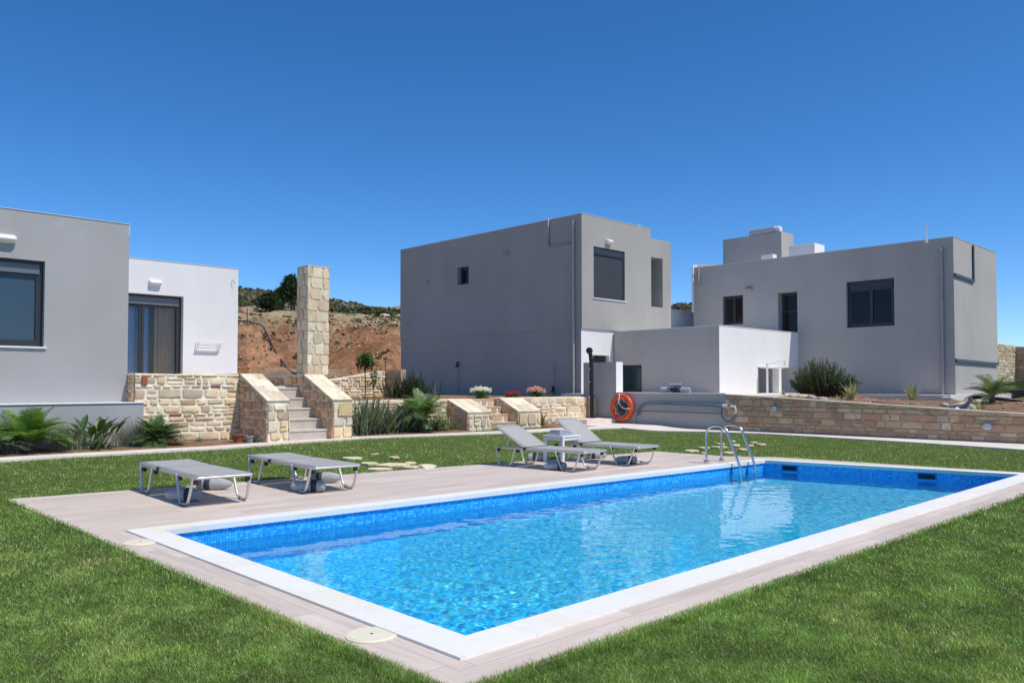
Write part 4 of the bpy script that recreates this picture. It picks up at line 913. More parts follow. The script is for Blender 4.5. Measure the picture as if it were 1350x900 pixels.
# sun lounger kit: local axes x across, y along (head at +y), origin on the deck
def rounded(pts,r,n=4):
    P=[np.array(p,float) for p in pts]; out=[P[0]]
    for i in range(1,len(P)-1):
        a=P[i-1]-P[i]; b=P[i+1]-P[i]; ra=min(r,np.linalg.norm(a)*.45); rb=min(r,np.linalg.norm(b)*.45); A=P[i]+a/np.linalg.norm(a)*ra; B=P[i]+b/np.linalg.norm(b)*rb
        for k in range(n+1):
            t=k/n; out.append((1-t)**2*A+2*t*(1-t)*P[i]+t*t*B)
    out.append(P[-1]); return out
def lounger(back_angle,loc,rz,label,group):
    r=empty('sun_lounger',(0,0,0),label,'sun lounger',group); hw=.30; zr=.315; L0,L1=-1.0,.97; hy_=.22
    def sling(y0,y1,fn,name,ny=18):
        m=MB(); nx_=6; vs=[]
        for j in range(ny+1):
            for i in range(nx_+1):
                u=i/nx_*2-1; y=y0+(y1-y0)*j/ny; sag=-.018*(1-u*u)*math.sin(math.pi*min(1,max(0,j/ny)))
                vs.append(fn(u*(hw-.012),y,sag))
        b=len(m.v); m.v=[tuple(v) for v in vs]
        for j in range(ny):
            for i in range(nx_):
                a=j*(nx_+1)+i; m.f.append((a,a+1,a+nx_+2,a+nx_+1)); m.c.append((1,1,1)); m.uv.append(None)
        o=m.build(name,M['sling'],r,smooth=True); s=o.modifiers.new('solid','SOLIDIFY'); s.thickness=.010; s.offset=0; return o
    ca,sa=math.cos(back_angle),math.sin(back_angle)
    def bk(x,y,s): d=y-hy_; return (x,hy_+d*ca-s*sa,zr+.018+d*sa+s*ca)
    sling(L0+.03,hy_-.01,lambda x,y,s:(x,y,zr+.018+s),'seat_sling'); sling(hy_+.02,L1-.02,bk,'back_sling',12)
    for s in (-1,1):
        m=MB(); m.tube([(s*hw,L0+.04,zr),(s*hw,L1-.06 if back_angle<.2 else L1-.25,zr)],.016,10,flat=1.25); m.build('side_rail',M['alu'],r,smooth='auto')
    m=MB(); m.tube(rounded([(-hw,L0+.04,zr),(-hw,L0,zr),(hw,L0,zr),(hw,L0+.04,zr)],.04),.016,10); m.build('foot_bar',M['alu'],r,smooth='auto')
    m=MB(); m.tube(rounded([np.array(bk(-hw,hy_,0))-np.array([0,0,.012]),np.array(bk(-hw,L1,0))-np.array([0,0,.012]),np.array(bk(hw,L1,0))-np.array([0,0,.012]),np.array(bk(hw,hy_,0))-np.array([0,0,.012])],.06),.014,10); m.build('back_frame',M['alu'],r,smooth='auto')
    # four U-shaped legs in the side planes
    for s in (-1,1):
        for (ya,yb,ba,bb) in ((.86,.42,.78,.52),(-.42,-.93,-.56,-.80)):
            m=MB(); x=s*(hw+.012); m.tube(rounded([(x,ya,zr+.005),(x+s*.012,ba,.018),(x+s*.012,bb,.018),(x,yb,zr+.005)],.07,5),.0135,10,flat=1.3)
            lg=m.build('leg',M['alu'],r,smooth='auto')
            for (yy_,zz_) in ((ya,zr-.045),(yb,zr-.045)): m=MB(); m.obox((x-s*.03,yy_*.97+(ba-ya)*.16,zz_),UX,UY,UZ,.022,.022,.026); m.build('clamp',M['black'],lg,bevel=.005)
            m=MB(); m.obox((x+s*.012,(ba+bb)/2+.06,.018),UX,UY,UZ,.016,.02,.016); m.build('foot_clip',M['black'],lg,bevel=.005)
    if back_angle>.2:
        for s in (-1,1):
            m=MB(); e_=bk(s*(hw-.03),hy_+.42,0); m.tube([(s*(hw-.03),L1-.32,zr+.0),(e_[0],e_[1],e_[2]-.03)],.010,8); m.build('strut',M['alu'],r,smooth='auto')
        m=MB(); m.tube([(-hw+.03,L1-.32,zr),(hw-.03,L1-.32,zr)],.010,8); m.build('strut_bar',M['alu'],r,smooth='auto')
    for s in (-1,1):
        m=MB(); m.obox((s*(hw+.004),hy_,zr+.005),UX,UY,UZ,.022,.03,.022); m.build('hinge',M['black'],r,bevel=.005)
    r.location=loc; r.rotation_euler=(0,0,rz); return r
def copy_tree(o,parent=None):
    c=o.copy(); col.objects.link(c); c.parent=parent
    for ch in list(o.children): copy_tree(ch,c)
    return c
GL='sun loungers on the deck'
k1=lounger(.02,(3.86,9.38,0),R(-3),'flat grey mesh sun lounger nearest the left end of the deck, its backrest down',GL)
k2=copy_tree(k1); k2.location=(5.28,9.42,0); k2.rotation_euler=(0,0,R(-3)); k2['label']='flat grey mesh sun lounger second from the left end of the deck, its backrest down'
k3=lounger(R(27),(9.22,8.76,0),R(5),'grey mesh sun lounger with raised backrest, left of the small white table',GL)
k4=lounger(R(34),(10.55,8.74,0),R(2),'grey mesh sun lounger with raised backrest, behind the small white table nearer the ladder',GL)
k3.scale=(.94,.94,.94); k4.scale=(.95,.95,.95)
# sandbags weighting the loungers
def sandbag():
    r=empty('sandbag',(0,0,0),'x','sandbag','sandbags weighting the sun loungers')
    m=MB(); m.lathe((0,0,.062),[(.012,-.21),(.035,-.185),(.055,-.13),(.066,-.06),(.066,.03)],18,axis=(1,0,0)); m.v=[(v[0],v[1],max(.0,v[2])) for v in m.v]; m.build('bag',M['bag'],r,smooth='auto')
    m=MB(); m.lathe((0,0,.064),[(.066,.025),(.070,.03),(.070,.085),(.066,.09)],18,axis=(1,0,0)); m.build('strap',M['bag_dark'],r,smooth='auto')
    m=MB(); m.lathe((0,0,.062),[(.066,.085),(.064,.12),(.055,.16),(.02,.175)],18,axis=(1,0,0)); m.v=[(v[0],v[1],max(.0,v[2])) for v in m.v]; m.build('bag_end',M['bag'],r,smooth='auto')
    return r
sb=sandbag()
specs=[((243,660),R(-52),1.12,'plump grey sandbag poking out from under the near left corner of the leftmost lounger'),((281,645),R(140),1.1,'grey sandbag under the far side of the leftmost lounger'),
((408,648),R(-44),1.1,'grey sandbag beside the near legs of the second lounger from the left'),((428,636),R(138),1.1,'grey sandbag under the far side of the second lounger from the left'),
((733,619),R(-48),.95,'grey sandbag on the deck in front of the raised lounger left of the table'),((709,607),R(135),1.0,'grey sandbag under the raised lounger left of the table, against its far legs'),
((826,611),R(-46),1.0,'grey sandbag under the raised lounger nearest the ladder, at its near legs'),((786,604),R(135),.9,'grey sandbag between the white table and the raised lounger nearest the ladder')]
for i,((px,py),rz,s_,lab) in enumerate(specs):
    o=sb if i==0 else copy_tree(sb); p=Z(px,py,0.003); o.location=(p[0],p[1],.003); o.rotation_euler=(0,0,rz); o.scale=(s_,s_,s_); o['label']=lab
# white side table with folded towel
tx,ty=9.89,9.03; w_=.46; tb=empty('side_table',(tx+w_/2,ty+w_/2,0),'small white square plastic side table between the two raised loungers','table')
m=MB(); m.box((tx,ty,.418),(tx+w_,ty+w_,.45)); m.build('table_top',M['white_paint'],tb,bevel=.008)
m=MB()
m.box((tx+.012,ty+.012,.37),(tx+w_-.012,ty+.03,.417)); m.box((tx+.012,ty+w_-.03,.37),(tx+w_-.012,ty+w_-.012,.417)); m.box((tx+.012,ty+.032,.37),(tx+.03,ty+w_-.032,.417)); m.box((tx+w_-.03,ty+.032,.37),(tx+w_-.012,ty+w_-.032,.417)); m.build('apron',M['white_paint'],tb)
for a in (0,1):
    for b in (0,1):
        m=MB(); x=tx+.004+a*(w_-.058); y=ty+.004+b*(w_-.058); m.box((x,y,.001),(x+.05,y+.05,.417)); m.build('leg',M['white_paint'],tb,bevel=.006)
m=MB(); 
for k in range(4):
    g_=.012*k; z=.452+k*.022; m.box((tx+.04+g_,ty+.10+g_,z),(tx+.36-g_*.6,ty+.40-g_,z+.020))
o=m.build('folded_towel',M['towel'],base=(tx+.2,ty+.25,.45),bevel=.009); tag(o,'grey folded towel lying on the small white side table','towel')

# stepping stones in the lawn
rs=random.Random(12)
SSL=[(455,589,26,2,'flat'),(434,593,14,2,''),(492,596,15,2,''),(464,602,20,2.2,''),(488,609,22,2.4,''),(516,611,34,4.0,''),(505,617,30,3,''),(541,609,18,2.2,''),(543,614,24,2.6,''),(518,600,14,1.8,''),(563,613,26,5,''),
(900,590,0,0,''),]
def flag(px,py,wpx,hpx,label,grp,seed):
    r_=random.Random(seed); c=Z(px,py,.06); zz_=float(lawnz(c[0],c[1]))
    c=Z(px,py,zz_+.02); zz_=float(lawnz(c[0],c[1])); poly=[]
    n=7
    for k in range(n):
        t=2*math.pi*k/n; q=Z(px+wpx/2*math.cos(t)*r_.uniform(.85,1.1),py-hpx/2*math.sin(t)*r_.uniform(.85,1.1),zz_+.03); poly.append((q[0],q[1],zz_+.0))
    m=MB(); m.prism(poly[::-1],(0,0,.026),r_.choice([(.84,.72,.50),(.88,.78,.58),(.80,.64,.44),(.86,.70,.50)])); o=m.build('stepping_stone',M['stone'],base=(c[0],c[1],zz_)); tag(o,label,'stepping stone',grp)
    return poly
FLAGS=[]
G1='stepping stones in the lawn behind the left loungers'; G2='stepping stones in the lawn beside the ladder'
for k,(px,py,w,h) in enumerate(((455,589,30,2.2),(434,593.5,13,2),(492,597,16,2.4),(464,602.5,30,2.6),(488,609.5,24,2.8),(518,611.5,46,4.4),(500,617,34,3.4),(541,609,17,3.0),(546,614.5,30,3.0),(520,601.5,14,1.6),(563,613.5,26,5.5))):
    FLAGS.append(flag(px,py,w,h,'pale flat sandstone slab sunk in the lawn behind the left pair of loungers' ,G1,k))
for k,(px,py,w,h) in enumerate(((912,593,24,3),(929,596,10,2.6),(961,595.5,17,3.2),(948,588,26,1.8),(928,589,18,1.8),(979,591,15,2.2),(970,585.5,13,2.0),(989,586,12,1.8),(1004,584.5,15,2.0),(994,582,14,1.4),(966,580.5,10,1.4),(950,584,14,1.6))):
    FLAGS.append(flag(px,py,w*.85,h*.62,'thin pale sandstone slab sunk in the lawn behind the pool ladder',G2,50+k))
# ================================================================ plants
def vcol(base,r,v=.2): 
    k=r.uniform(1-v,1+v)*1.5; return (base[0]*k*r.uniform(.9,1.1),base[1]*k,base[2]*k*r.uniform(.85,1.15))
def blade(m,p,az,el,L,w,curl,c,seg=5,fold=.0,shape='taper'):
    p=np.array(p,float); d=np.array([math.cos(az),math.sin(az),0]); s=np.array([-d[1],d[0],0]); pos=p.copy(); a=el; prev=None
    for i in range(seg+1):
        t=i/seg
        ww=w*(1-t)**.7 if shape=='taper' else w*max(.04,math.sin(math.pi*min(1,t*.93+.05)))**.8
        if shape=='sword': ww=w*(.75+.25*math.sin(math.pi*min(1,t*1.2)))*(1-t**3)
        dirv=d*math.cos(a)+UZ*math.sin(a); up=-d*math.sin(a)+UZ*math.cos(a)
        e=[pos-s*ww/2+up*fold*ww,pos,pos+s*ww/2+up*fold*ww] if fold else [pos-s*ww/2,pos+s*ww/2]
        if prev is not None:
            for k in range(len(e)-1):
                m.face([prev[k],prev[k+1],e[k+1],e[k]],c)
        prev=e; pos=pos+dirv*L/seg; a-=curl/seg
def frond(m,p,az,el,L,curl,c,r,nl=22,ll=.2,lw=.012,vee=.5,droop=.5):
    p=np.array(p,float); d=np.array([math.cos(az),math.sin(az),0]); s=np.array([-d[1],d[0],0]); pos=p.copy(); a=el; seg=12; pts=[pos.copy()]; dirs=[]
    for i in range(seg): 
        dv=d*math.cos(a)+UZ*math.sin(a); dirs.append(dv); pos=pos+dv*L/seg; pts.append(pos.copy()); a-=curl/seg
    m.tube(pts,[.007*(1-.8*i/seg) for i in range(seg+1)],4,c=tuple(x*1.2 for x in c))
    for k in range(nl):
        t=.12+.88*k/nl; i=min(seg-1,int(t*seg)); P=pts[i]+(pts[i+1]-pts[i])*(t*seg-i); dv=dirs[i]; up=np.cross(s,dv)*-1; up=up if up[2]>0 else -up
        l=ll*math.sin(math.pi*(.15+.8*t))**.6*r.uniform(.85,1.1)
        for sg in (-1,1):
            dd=s*sg*.8+dv*.65+up*vee*.5+UZ*r.uniform(-.15,.15); dd/=np.linalg.norm(dd); wv=np.cross(dd,up); wv/=np.linalg.norm(wv)+1e-9
            q0=P; q1=P+dd*l*.55; q2=P+dd*l+UZ*(-droop*l*.35); cc=vcol(c,r,.25)
            m.face([q0-wv*lw*.4,q1-wv*lw*.5,q1+wv*lw*.5,q0+wv*lw*.4],cc); m.face([q1-wv*lw*.5,q2,q1+wv*lw*.5],cc)
def gz(x,y,z=None): return z if z is not None else float(lawnz(x,y))+.02
def plant(name,label,cat,base,fn,parts=('leaves',),group=None,mat='leaf'):
    m=MB(); fn(m); o=m.build(name,M[mat],base=base); tag(o,label,cat,group); return o
BZ=.17
def at(px,py,y=None,z=BZ):
    p=Z(px,py,z) if y is None else Y(px,py,y); return (float(p[0]),float(p[1]),z)
# dark bed soil under the left plants
m=MB(); 
for (xa,xb,yb_) in ((-6,5.4,15.3),(5.44,7.24,15.39),(9.16,12.64,15.39),(15.24,16.6,15.39)):
    n=10
    for i in range(n):
        x0=xa+(xb-xa)*i/n; x1=xa+(xb-xa)*(i+1)/n; y0=float(PATHY(x0))+.62; y1=float(PATHY(x1))+.62
        y0=min(y0,yb_-.02); y1=min(y1,yb_-.02); m.face([(x0,y0,.19),(x1,y1,.19),(x1,yb_,.22),(x0,yb_,.22)])
tag(m.build('bed_soil',M['soil']),kind='structure')
GRN=(.075,.135,.03); DGR=(.03,.06,.022); LGR=(.13,.20,.05); GRY=(.17,.19,.14)
r=random.Random(21)
def palmlike(name,label,cat,c,n,L,ll,color,el=(.5,1.4),curl=(.6,1.6),nl=24,lw=.012,trunk=.12,droop=.5,grp=None,seed=1,vee=.5):
    r=random.Random(seed); root=empty(name,c,label,cat,grp); m=MB()
    for k in range(n):
        az=k*2.399+r.uniform(-.3,.3); e=r.uniform(*el); frond(m,(c[0]+.02*math.cos(az),c[1]+.02*math.sin(az),c[2]+trunk*r.uniform(.6,1)),az,e,L*r.uniform(.75,1.1),r.uniform(*curl),vcol(color,r,.15),r,nl,ll,lw,vee,droop)
    m.build('crown',M['leaf'],root)
    t=MB(); t.tube([(c[0],c[1],c[2]-.1),(c[0]+.01,c[1],c[2]+trunk*.5),(c[0],c[1],c[2]+trunk)],[.06+.1*trunk,.055+.08*trunk,.045],9); t.build('trunk',M['bark'],root)
    return root
c=at(42,599); c=(c[0],14.85,BZ+.02); palmlike('fan_palm','bushy young palm with fresh green drooping fronds in front of the left house plinth','palm',(Y(38,580,14.85)[0],14.85,.19),62,.70,.20,GRN,nl=30,seed=1,trunk=.2)
palmlike('fan_palm','smaller grey green palm half hidden behind the bushy palm at the left edge','palm',(Y(2,590,15.0)[0],15.0,.19),46,.56,.15,GRY,nl=24,seed=2,trunk=.1)
palmlike('fan_palm','dense dark green dwarf palm in front of the sandstone wall beside the house plinth','palm',(Y(208,590,14.95)[0],14.95,.19),72,.54,.16,(.05,.085,.028),el=(.2,1.5),nl=28,seed=3,trunk=.1,lw=.010)
def grassclump(name,label,c,n,h,w,color,seed,spread=.12,curl=1.2,elv=(1.0,1.5)):
    r=random.Random(seed); m=MB()
    for k in range(n):
        az=r.uniform(0,6.28); q=(c[0]+r.gauss(0,spread),c[1]+r.gauss(0,spread*.6),c[2]); blade(m,q,az,r.uniform(*elv),h*r.uniform(.6,1.1),w,r.uniform(.1,curl),vcol(color,r,.3),4)
    o=m.build(name,M['leaf'],base=c); tag(o,label,'plant'); return o
grassclump('ornamental_grass','wispy grey ornamental grass clump between the bushy palm and the broad leaved plant',(Y(88,590,14.9)[0],14.9,.19),300,.6,.008,(.20,.20,.16),4)
grassclump('ornamental_grass','wispy grey ornamental grass clump left of the dark dwarf palm',(Y(172,590,15.0)[0],15.0,.19),280,.64,.008,(.17,.18,.17),5)
grassclump('ornamental_grass','low dry grey grass tuft at the left edge of the photo by the path',(Y(14,600,14.8)[0],14.8,.19),140,.34,.008,(.16,.15,.10),6)
# bird of paradise: broad paddle leaves
def strel(m):
    r=random.Random(8); b=(Y(126,592,14.85)[0],14.85,.19)
    for k in range(30):
        az=r.uniform(0,6.28); el=r.uniform(.75,1.45); q=(b[0]+r.gauss(0,.09),b[1]+r.gauss(0,.06),b[2]); L=r.uniform(.22,.42)
        d=np.array([math.cos(az)*math.cos(el),math.sin(az)*math.cos(el),math.sin(el)]); e_=np.array(q)+d*L; cc=vcol((.035,.075,.022),r,.25)
        m.tube([q,e_],.008,5,c=vcol((.12,.17,.06),r)); blade(m,e_,az,el-.1,r.uniform(.24,.36),.12,r.uniform(.2,.8),cc,6,.18,'leaf')
    for k in range(16): az=r.uniform(0,6.28); blade(m,(b[0]+r.gauss(0,.14),b[1]+r.gauss(0,.05),b[2]),az,r.uniform(.5,1.0),.3,.05,1.0,vcol((.10,.15,.06),r),4,.1,'leaf')
plant('broad_leaved_plant','dark broad paddle-leaved plant before the left house plinth between two palms','plant',(Y(126,592,14.85)[0],14.85,.19),strel)
# small weed at the foot of the tall wall
grassclump('ornamental_grass','tiny pale weed at the foot of the tall sandstone wall',(Y(262,590,15.2)[0],15.2,.19),36,.2,.014,(.16,.20,.12),9,.04)
# pots
for px,lab,mt,s_,pl in ((315,'terracotta flower pot at the foot of the left stair parapet','terracotta',1.0,False),(330,'small grey green bowl beside the terracotta pot by the steps','bag',.8,False)):
    p=Y(px,578,14.75 if px==315 else 14.6); b=(p[0]-.02,p[1],.2); root=empty('flower_pot',b,lab,'pot'); m=MB(); m.lathe(b,[(.075*s_,0),(.105*s_,.13*s_),(.12*s_,.13*s_),(.12*s_,.155*s_),(.10*s_,.155*s_),(.095*s_,.13*s_)],20); m.build('pot',M[mt],root,smooth='auto')
    m=MB(); rr=random.Random(px); 
    for k in range(16): blade(m,(b[0]+rr.gauss(0,.03),b[1]+rr.gauss(0,.03),b[2]+.12*s_),rr.uniform(0,6.28),rr.uniform(.3,1.2),.07,.02,.6,vcol((.05,.08,.03),rr),2,0,'leaf')
    m.build('leaves',M['leaf'],root)
# yucca clump and palm between the flights
def yucca(name,label,c,n,L,w,color,seed,spread=.18,el=(.7,1.45),curl=.5,cat='yucca'):
    def fn(m):
        r=random.Random(seed)
        for k in range(n):
            az=r.uniform(0,6.28); q=(c[0]+r.gauss(0,spread),c[1]+r.gauss(0,spread*.35),c[2]); blade(m,q,az,r.uniform(*el),L*r.uniform(.6,1.1),w,r.uniform(0,curl),vcol(color,r,.3),4,.15,'sword')
    return plant(name,label,cat,c,fn)
yb1=Y(487,572,15.0); yucca('yucca','spiky grey green yucca clump against the low wall right of the tall steps',(yb1[0],15.0,.2),210,.96,.05,(.12,.15,.10),31,.24)
yb1=Y(522,570,15.1); yucca('yucca','dusty green yucca with thin stiff leaves between the tall yucca clump and the fan palm',(yb1[0],15.1,.2),130,.72,.04,(.09,.115,.08),32,.22)
palmlike('fan_palm','fan palm with arching fronds before the low wall, left of the small flight of steps','palm',(Y(556,568,15.0)[0],15.0,.2),60,.72,.22,(.075,.115,.04),el=(.3,1.5),nl=26,seed=33,trunk=.42,lw=.013)
yb1=Y(580,566,15.1); yucca('yucca','pale leaved low shrub beside the left parapet of the small flight',(yb1[0]-.1,15.1,.2),190,.5,.035,(.15,.18,.10),34,.22,(.3,1.4),.8,'shrub')
yb1=Y(716,560,14.95); yucca('agave','small spiky agave at the foot of the low wall behind the raised loungers',(yb1[0],15.0,.19),20,.55,.06,(.17,.19,.09),35,.07,(.5,1.4),.7,'agave')
# flowers
def flowers(px,w,h,label,pc,seed,n=70,py=521,leafc=(.06,.11,.03)):
    c=Y(px,py,16.0); b=(c[0],16.0,.93); root=empty('geranium',b,label,'flowers'); r=random.Random(seed); m=MB(); f=MB()
    for k in range(320):
        a=r.uniform(0,6.28); rr=abs(r.gauss(0,.5)); q=np.array([b[0]+w/2*rr*math.cos(a),b[1]+w*.35*rr*math.sin(a),b[2]+h*.75*r.random()*(1.1-min(1,rr)*.6)]); blade(m,q,r.uniform(0,6.28),r.uniform(-.2,.9),.07,.06,.3,vcol(leafc,r,.3),2,.1,'leaf')
    for k in range(n):
        a=r.uniform(0,6.28); rr=math.sqrt(r.random()); q=np.array([b[0]+w/2*rr*math.cos(a),b[1]+w*.35*rr*math.sin(a),b[2]+h*(.62+.38*math.sqrt(max(0,1-rr*rr)))+r.gauss(0,.02)])
        for j in range(7):
            p_=q+np.array([r.gauss(0,.022),r.gauss(0,.022),r.gauss(0,.018)]); blade(f,p_,r.uniform(0,6.28),r.uniform(-.3,1.2),.035,.035,.3,vcol(pc,r,.12),2,0,'leaf')
    m.build('leaves',M['leaf'],root); f.build('blossom',M['petal'],root)
flowers(634,.62,.28,'white geraniums on the terrace edge above the small flight of steps',(.56,.55,.56),1,90)
flowers(676,.5,.15,'low red geraniums on the terrace edge right of the small flight',(.42,.012,.02),2,24,521)
flowers(707,.66,.26,'pink geraniums on the terrace edge in front of the shaded house wall',(.52,.30,.33),3,80)
# lemon tree with stake, dark shrub, young tree
def tree(name,label,cat,b,trunk_h,crown,rad,n,leaf,color,seed,stems=1,lw=.05,group=None,tr=.02,mat='leaf',lumps=9):
    r=random.Random(seed); root=empty(name,b,label,cat,group); t=MB(); cz=b[2]+trunk_h
    cs=[]
    for k in range(lumps):
        a=r.uniform(0,6.28); e=r.uniform(-.5,1.2); q=np.array([b[0]+rad*.62*math.cos(a)*math.cos(e)*r.uniform(.5,1.1),b[1]+rad*.62*math.sin(a)*math.cos(e)*r.uniform(.5,1.1),cz+crown*.5+crown*.42*math.sin(e)]); cs.append(q)
    for s in range(stems):
        ox=r.uniform(-.2,.2)*rad*(stems>1); P0=np.array([b[0]+ox,b[1],b[2]-.1]); P1=np.array([b[0]+ox*1.4,b[1],cz]); t.tube([P0,(P0+P1)/2+np.array([.02,0,0]),P1],[tr,tr*.8,tr*.7],7)
        for q in cs[s::stems]: t.tube([P1,(P1+q)/2+np.array([0,0,-.05*rad]),q],[tr*.6,tr*.4,tr*.15],5)
    t.build('trunk',M['bark'],root); m=MB()
    for q in cs:
        R_=rad*r.uniform(.32,.52); tone=r.uniform(.75,1.25)
        for k in range(n//lumps):
            v=np.array([r.gauss(0,1),r.gauss(0,1),r.gauss(0,1)*.85]); v/=np.linalg.norm(v); p=q+v*R_*r.uniform(.35,1.08); blade(m,p,r.uniform(0,6.28),r.uniform(-1,.9),leaf*r.uniform(.7,1.2),lw,r.uniform(0,.6),vcol(tuple(c_*tone for c_ in color),r,.25),2,.1,'leaf')
    m.build('crown',M[mat],root); return root
lt=tree('lemon_tree','small round-headed lemon tree on a thin trunk in front of the upper stone wall','tree',(Y(481,523,17.6)[0],17.6,.93),.72,.42,.33,800,.09,(.045,.085,.022),41,lw=.045)
tree('lemon_tree','sparse leggy young citrus beside the wooden stake behind the yucca','tree',(Y(492,523,17.0)[0],17.0,.93),.25,.55,.2,130,.09,(.06,.10,.03),42,lw=.045,lumps=7,tr=.012)
q=Y(508,523,17.3); m=MB(); m.tube([(q[0],17.3,.85),(q[0],17.3,Y(508,474,17.3)[2])],.014,6); o=m.build('wooden_stake',M['bark'],base=(q[0],17.3,.93)); tag(o,'thin upright wooden stake between the lemon tree and the dark shrub','stake')
yb1=Y(541,523,18.2); yucca('yucca','dark spiky shrub in the shade of the two-storey house wall',(yb1[0],18.2,.93),230,.85,.035,(.03,.045,.022),43,.36,(.5,1.5),.6,'shrub')
yb1=Y(512,480,18.8); 
# planting bed on the right
def onbed(px,py):
    best=None
    for xx in np.arange(18.8,25.4,.1):
        p=X(px,py,xx); s=smooth((xx-18.6)/5.0); w=float(np.clip(1.05+(p[1]-11.1)*.088,.1,1.05))-.07; z=w*(1-s)+max(.84,w)*s
        e=abs(p[2]-z)
        if best is None or e<best[0]: best=(e,(xx,float(p[1]),float(z)+.01))
    return best[1]
p=X(1085,524,23.6); b=(23.6,p[1],.86); root=empty('rosemary_bush',b,'large dark green rosemary bush in front of the right house','bush'); rr=random.Random(51); m=MB()
wdt=(X(1038,510,23.6)[1]-X(1132,510,23.6)[1])/2; hgt=X(1085,478,23.6)[2]-.86; st=MB()
for k in range(620):
    a=rr.uniform(0,6.28); u_=math.sqrt(rr.random()); bx_,by_=b[0]+u_*.75*math.cos(a)*.75,b[1]+u_*wdt*math.sin(a)*.78
    prof_h=hgt*(1-.45*u_**2.2)*rr.uniform(.55,1.04)*(1+.14*math.sin(3*(by_-b[1])+1)); lean=u_*.35
    tip=np.array([bx_+lean*math.cos(a)*.5,by_+lean*math.sin(a)*.6+rr.gauss(0,.05),b[2]+prof_h]); base_=np.array([b[0]+(bx_-b[0])*.5,b[1]+(by_-b[1])*.6,b[2]])
    tone=rr.uniform(.65,1.3); st.tube([base_,(base_+tip)/2,tip],[.008,.005,.002],3)
    for j in range(34):
        t=1-.62*rr.random()**1.3; q=base_+(tip-base_)*t; blade(m,q,rr.uniform(0,6.28),rr.uniform(.3,1.25),.085,.013,.2,vcol((.042*tone,.07*tone,.022*tone),rr,.2),1,0,'taper')
m.build('foliage',M['leaf'],root); st.build('stems',M['bark'],root)
for i,(px,py,n,L,lab) in enumerate(((1122,527,34,.62,'tall pale striped agave in front of the right end of the rosemary bush'),(1203,528,46,.55,'bushy pale agave standing alone before the grey house wall'),(1107,533,16,.33,'small pale agave in the bed just below the rosemary bush'),(1196,539,14,.25,'tiny agave in the middle of the dry planting bed'),(1294,548,22,.42,'small yellow green agave near the wall top, left of the young palm'),(1033,522,12,.2,'dry little agave tuft at the upper left end of the planting bed'))):
    c=onbed(px,py); yucca('agave',lab,c,n,L,.05 if L>.4 else .035,(.24,.24,.15) if i!=4 else (.26,.24,.10),60+i,.06,(.7,1.45),.35,'agave')
c=onbed(1308,531); palmlike('date_palm','young date palm with arching grey green fronds in the bed by the right edge','palm',c,34,.72,.19,(.085,.115,.06),el=(.1,1.3),curl=(.5,1.4),nl=28,seed=71,trunk=.22,lw=.011,vee=.9)
def rock(px,py,s,label,seed,colr=(.50,.44,.38)):
    r=random.Random(seed); c=onbed(px,py); bm=bmesh.new(); bmesh.ops.create_icosphere(bm,subdivisions=3,radius=1)
    for v in bm.verts:
        n_=noise.noise(v.co*1.1+Vector((seed,0,0)))*.45+noise.noise(v.co*3+Vector((seed,0,0)))*.12; v.co*= (1+n_); v.co.x*=s*.8; v.co.y*=s*1.15; v.co.z*=s*.55
    me=bpy.data.meshes.new('garden_rock'); bm.to_mesh(me); bm.free(); me.materials.append(M['stone']); at_=me.color_attributes.new('Col','FLOAT_COLOR','CORNER'); at_.data.foreach_set('color',list((*colr,1))*len(me.loops)); me.shade_smooth()
    o=bpy.data.objects.new('garden_rock',me); col.objects.link(o); o.location=(c[0],c[1],c[2]+s*.12); tag(o,label,'rock')
for a in ((1071,525,.13,'rounded pale rock left of two at the foot of the rosemary bush',1),(1084,527,.12,'rounded pale rock right of two at the foot of the rosemary bush',2),(1250,525,.2,'whitish flat rock under the terrace edge before the house corner',3,(.66,.64,.6)),(1245,535,.1,'small grey rock below the whitish flat rock in the bed',4),(1268,540,.24,'large pale tilted rock beside the black pipe in the bed',5,(.58,.52,.42)),(1146,523,.1,'small brown rock between the agaves near the rosemary bush',6,(.4,.3,.22)),(1090,522,.08,'little brown stone close behind the two pale rocks',7,(.4,.3,.22)),(1300,530,.1,'grey stone beside the trunk of the young date palm',8)): rock(*a)
r_=random.Random(5); m=MB()
for k in range(420):
    x=r_.uniform(18.75,25.1); y=r_.uniform(-4,11); z=float(bedz(np.array(x),np.array(y))); s=r_.uniform(.012,.05)
    m.lathe((x,y,z-.3*s),[(s*.5,0),(s,s*.5),(s*.7,s*.9),(s*.2,s*1.1)],5,c=r_.choice([(.45,.36,.28),(.36,.25,.18),(.55,.48,.40),(.30,.20,.14)]))
tag(m.build('gravel',M['stone']),kind='stuff')
m=MB(); c1,c2,c3=onbed(1256,560),onbed(1262,545),onbed(1280,531); m.tube([(18.62,X(1253,556,18.6)[1],WZ(X(1253,556,18.6)[1])+.0),(18.72,X(1256,550,18.7)[1],c2[2]+.02),(c2[0],c2[1],c2[2]+.10)],.05,10,c=(1,1,1)); m.build
o=m.build('pipe_end',M['pipe_white'],base=c2,smooth='auto'); 
rt=empty('irrigation_pipe',c2,'black pipe with a pale end running over the bed to the wall top','pipe')
o.parent=rt; o.location=(0,0,0)
m=MB(); m.tube(rounded([(c2[0],c2[1],c2[2]+.10),(c2[0]+.5,c2[1]-.1,c2[2]+.22),(c3[0],c3[1],c3[2]+.16),(c3[0]+.6,c3[1]-1.0,c3[2]+.05)],.5,6),.045,10); m.build('pipe',M['black'],rt,smooth='auto')
m=MB(); pts=[onbed(px,py) for px,py in ((1150,531),(1180,535),(1215,538),(1255,541),(1300,543),(1345,546))]; m.tube([(p[0],p[1],p[2]+.03) for p in pts],.012,6); o=m.build('drip_hose',M['black'],base=pts[0],smooth=True); tag(o,'thin black drip hose lying across the dry planting bed','hose')
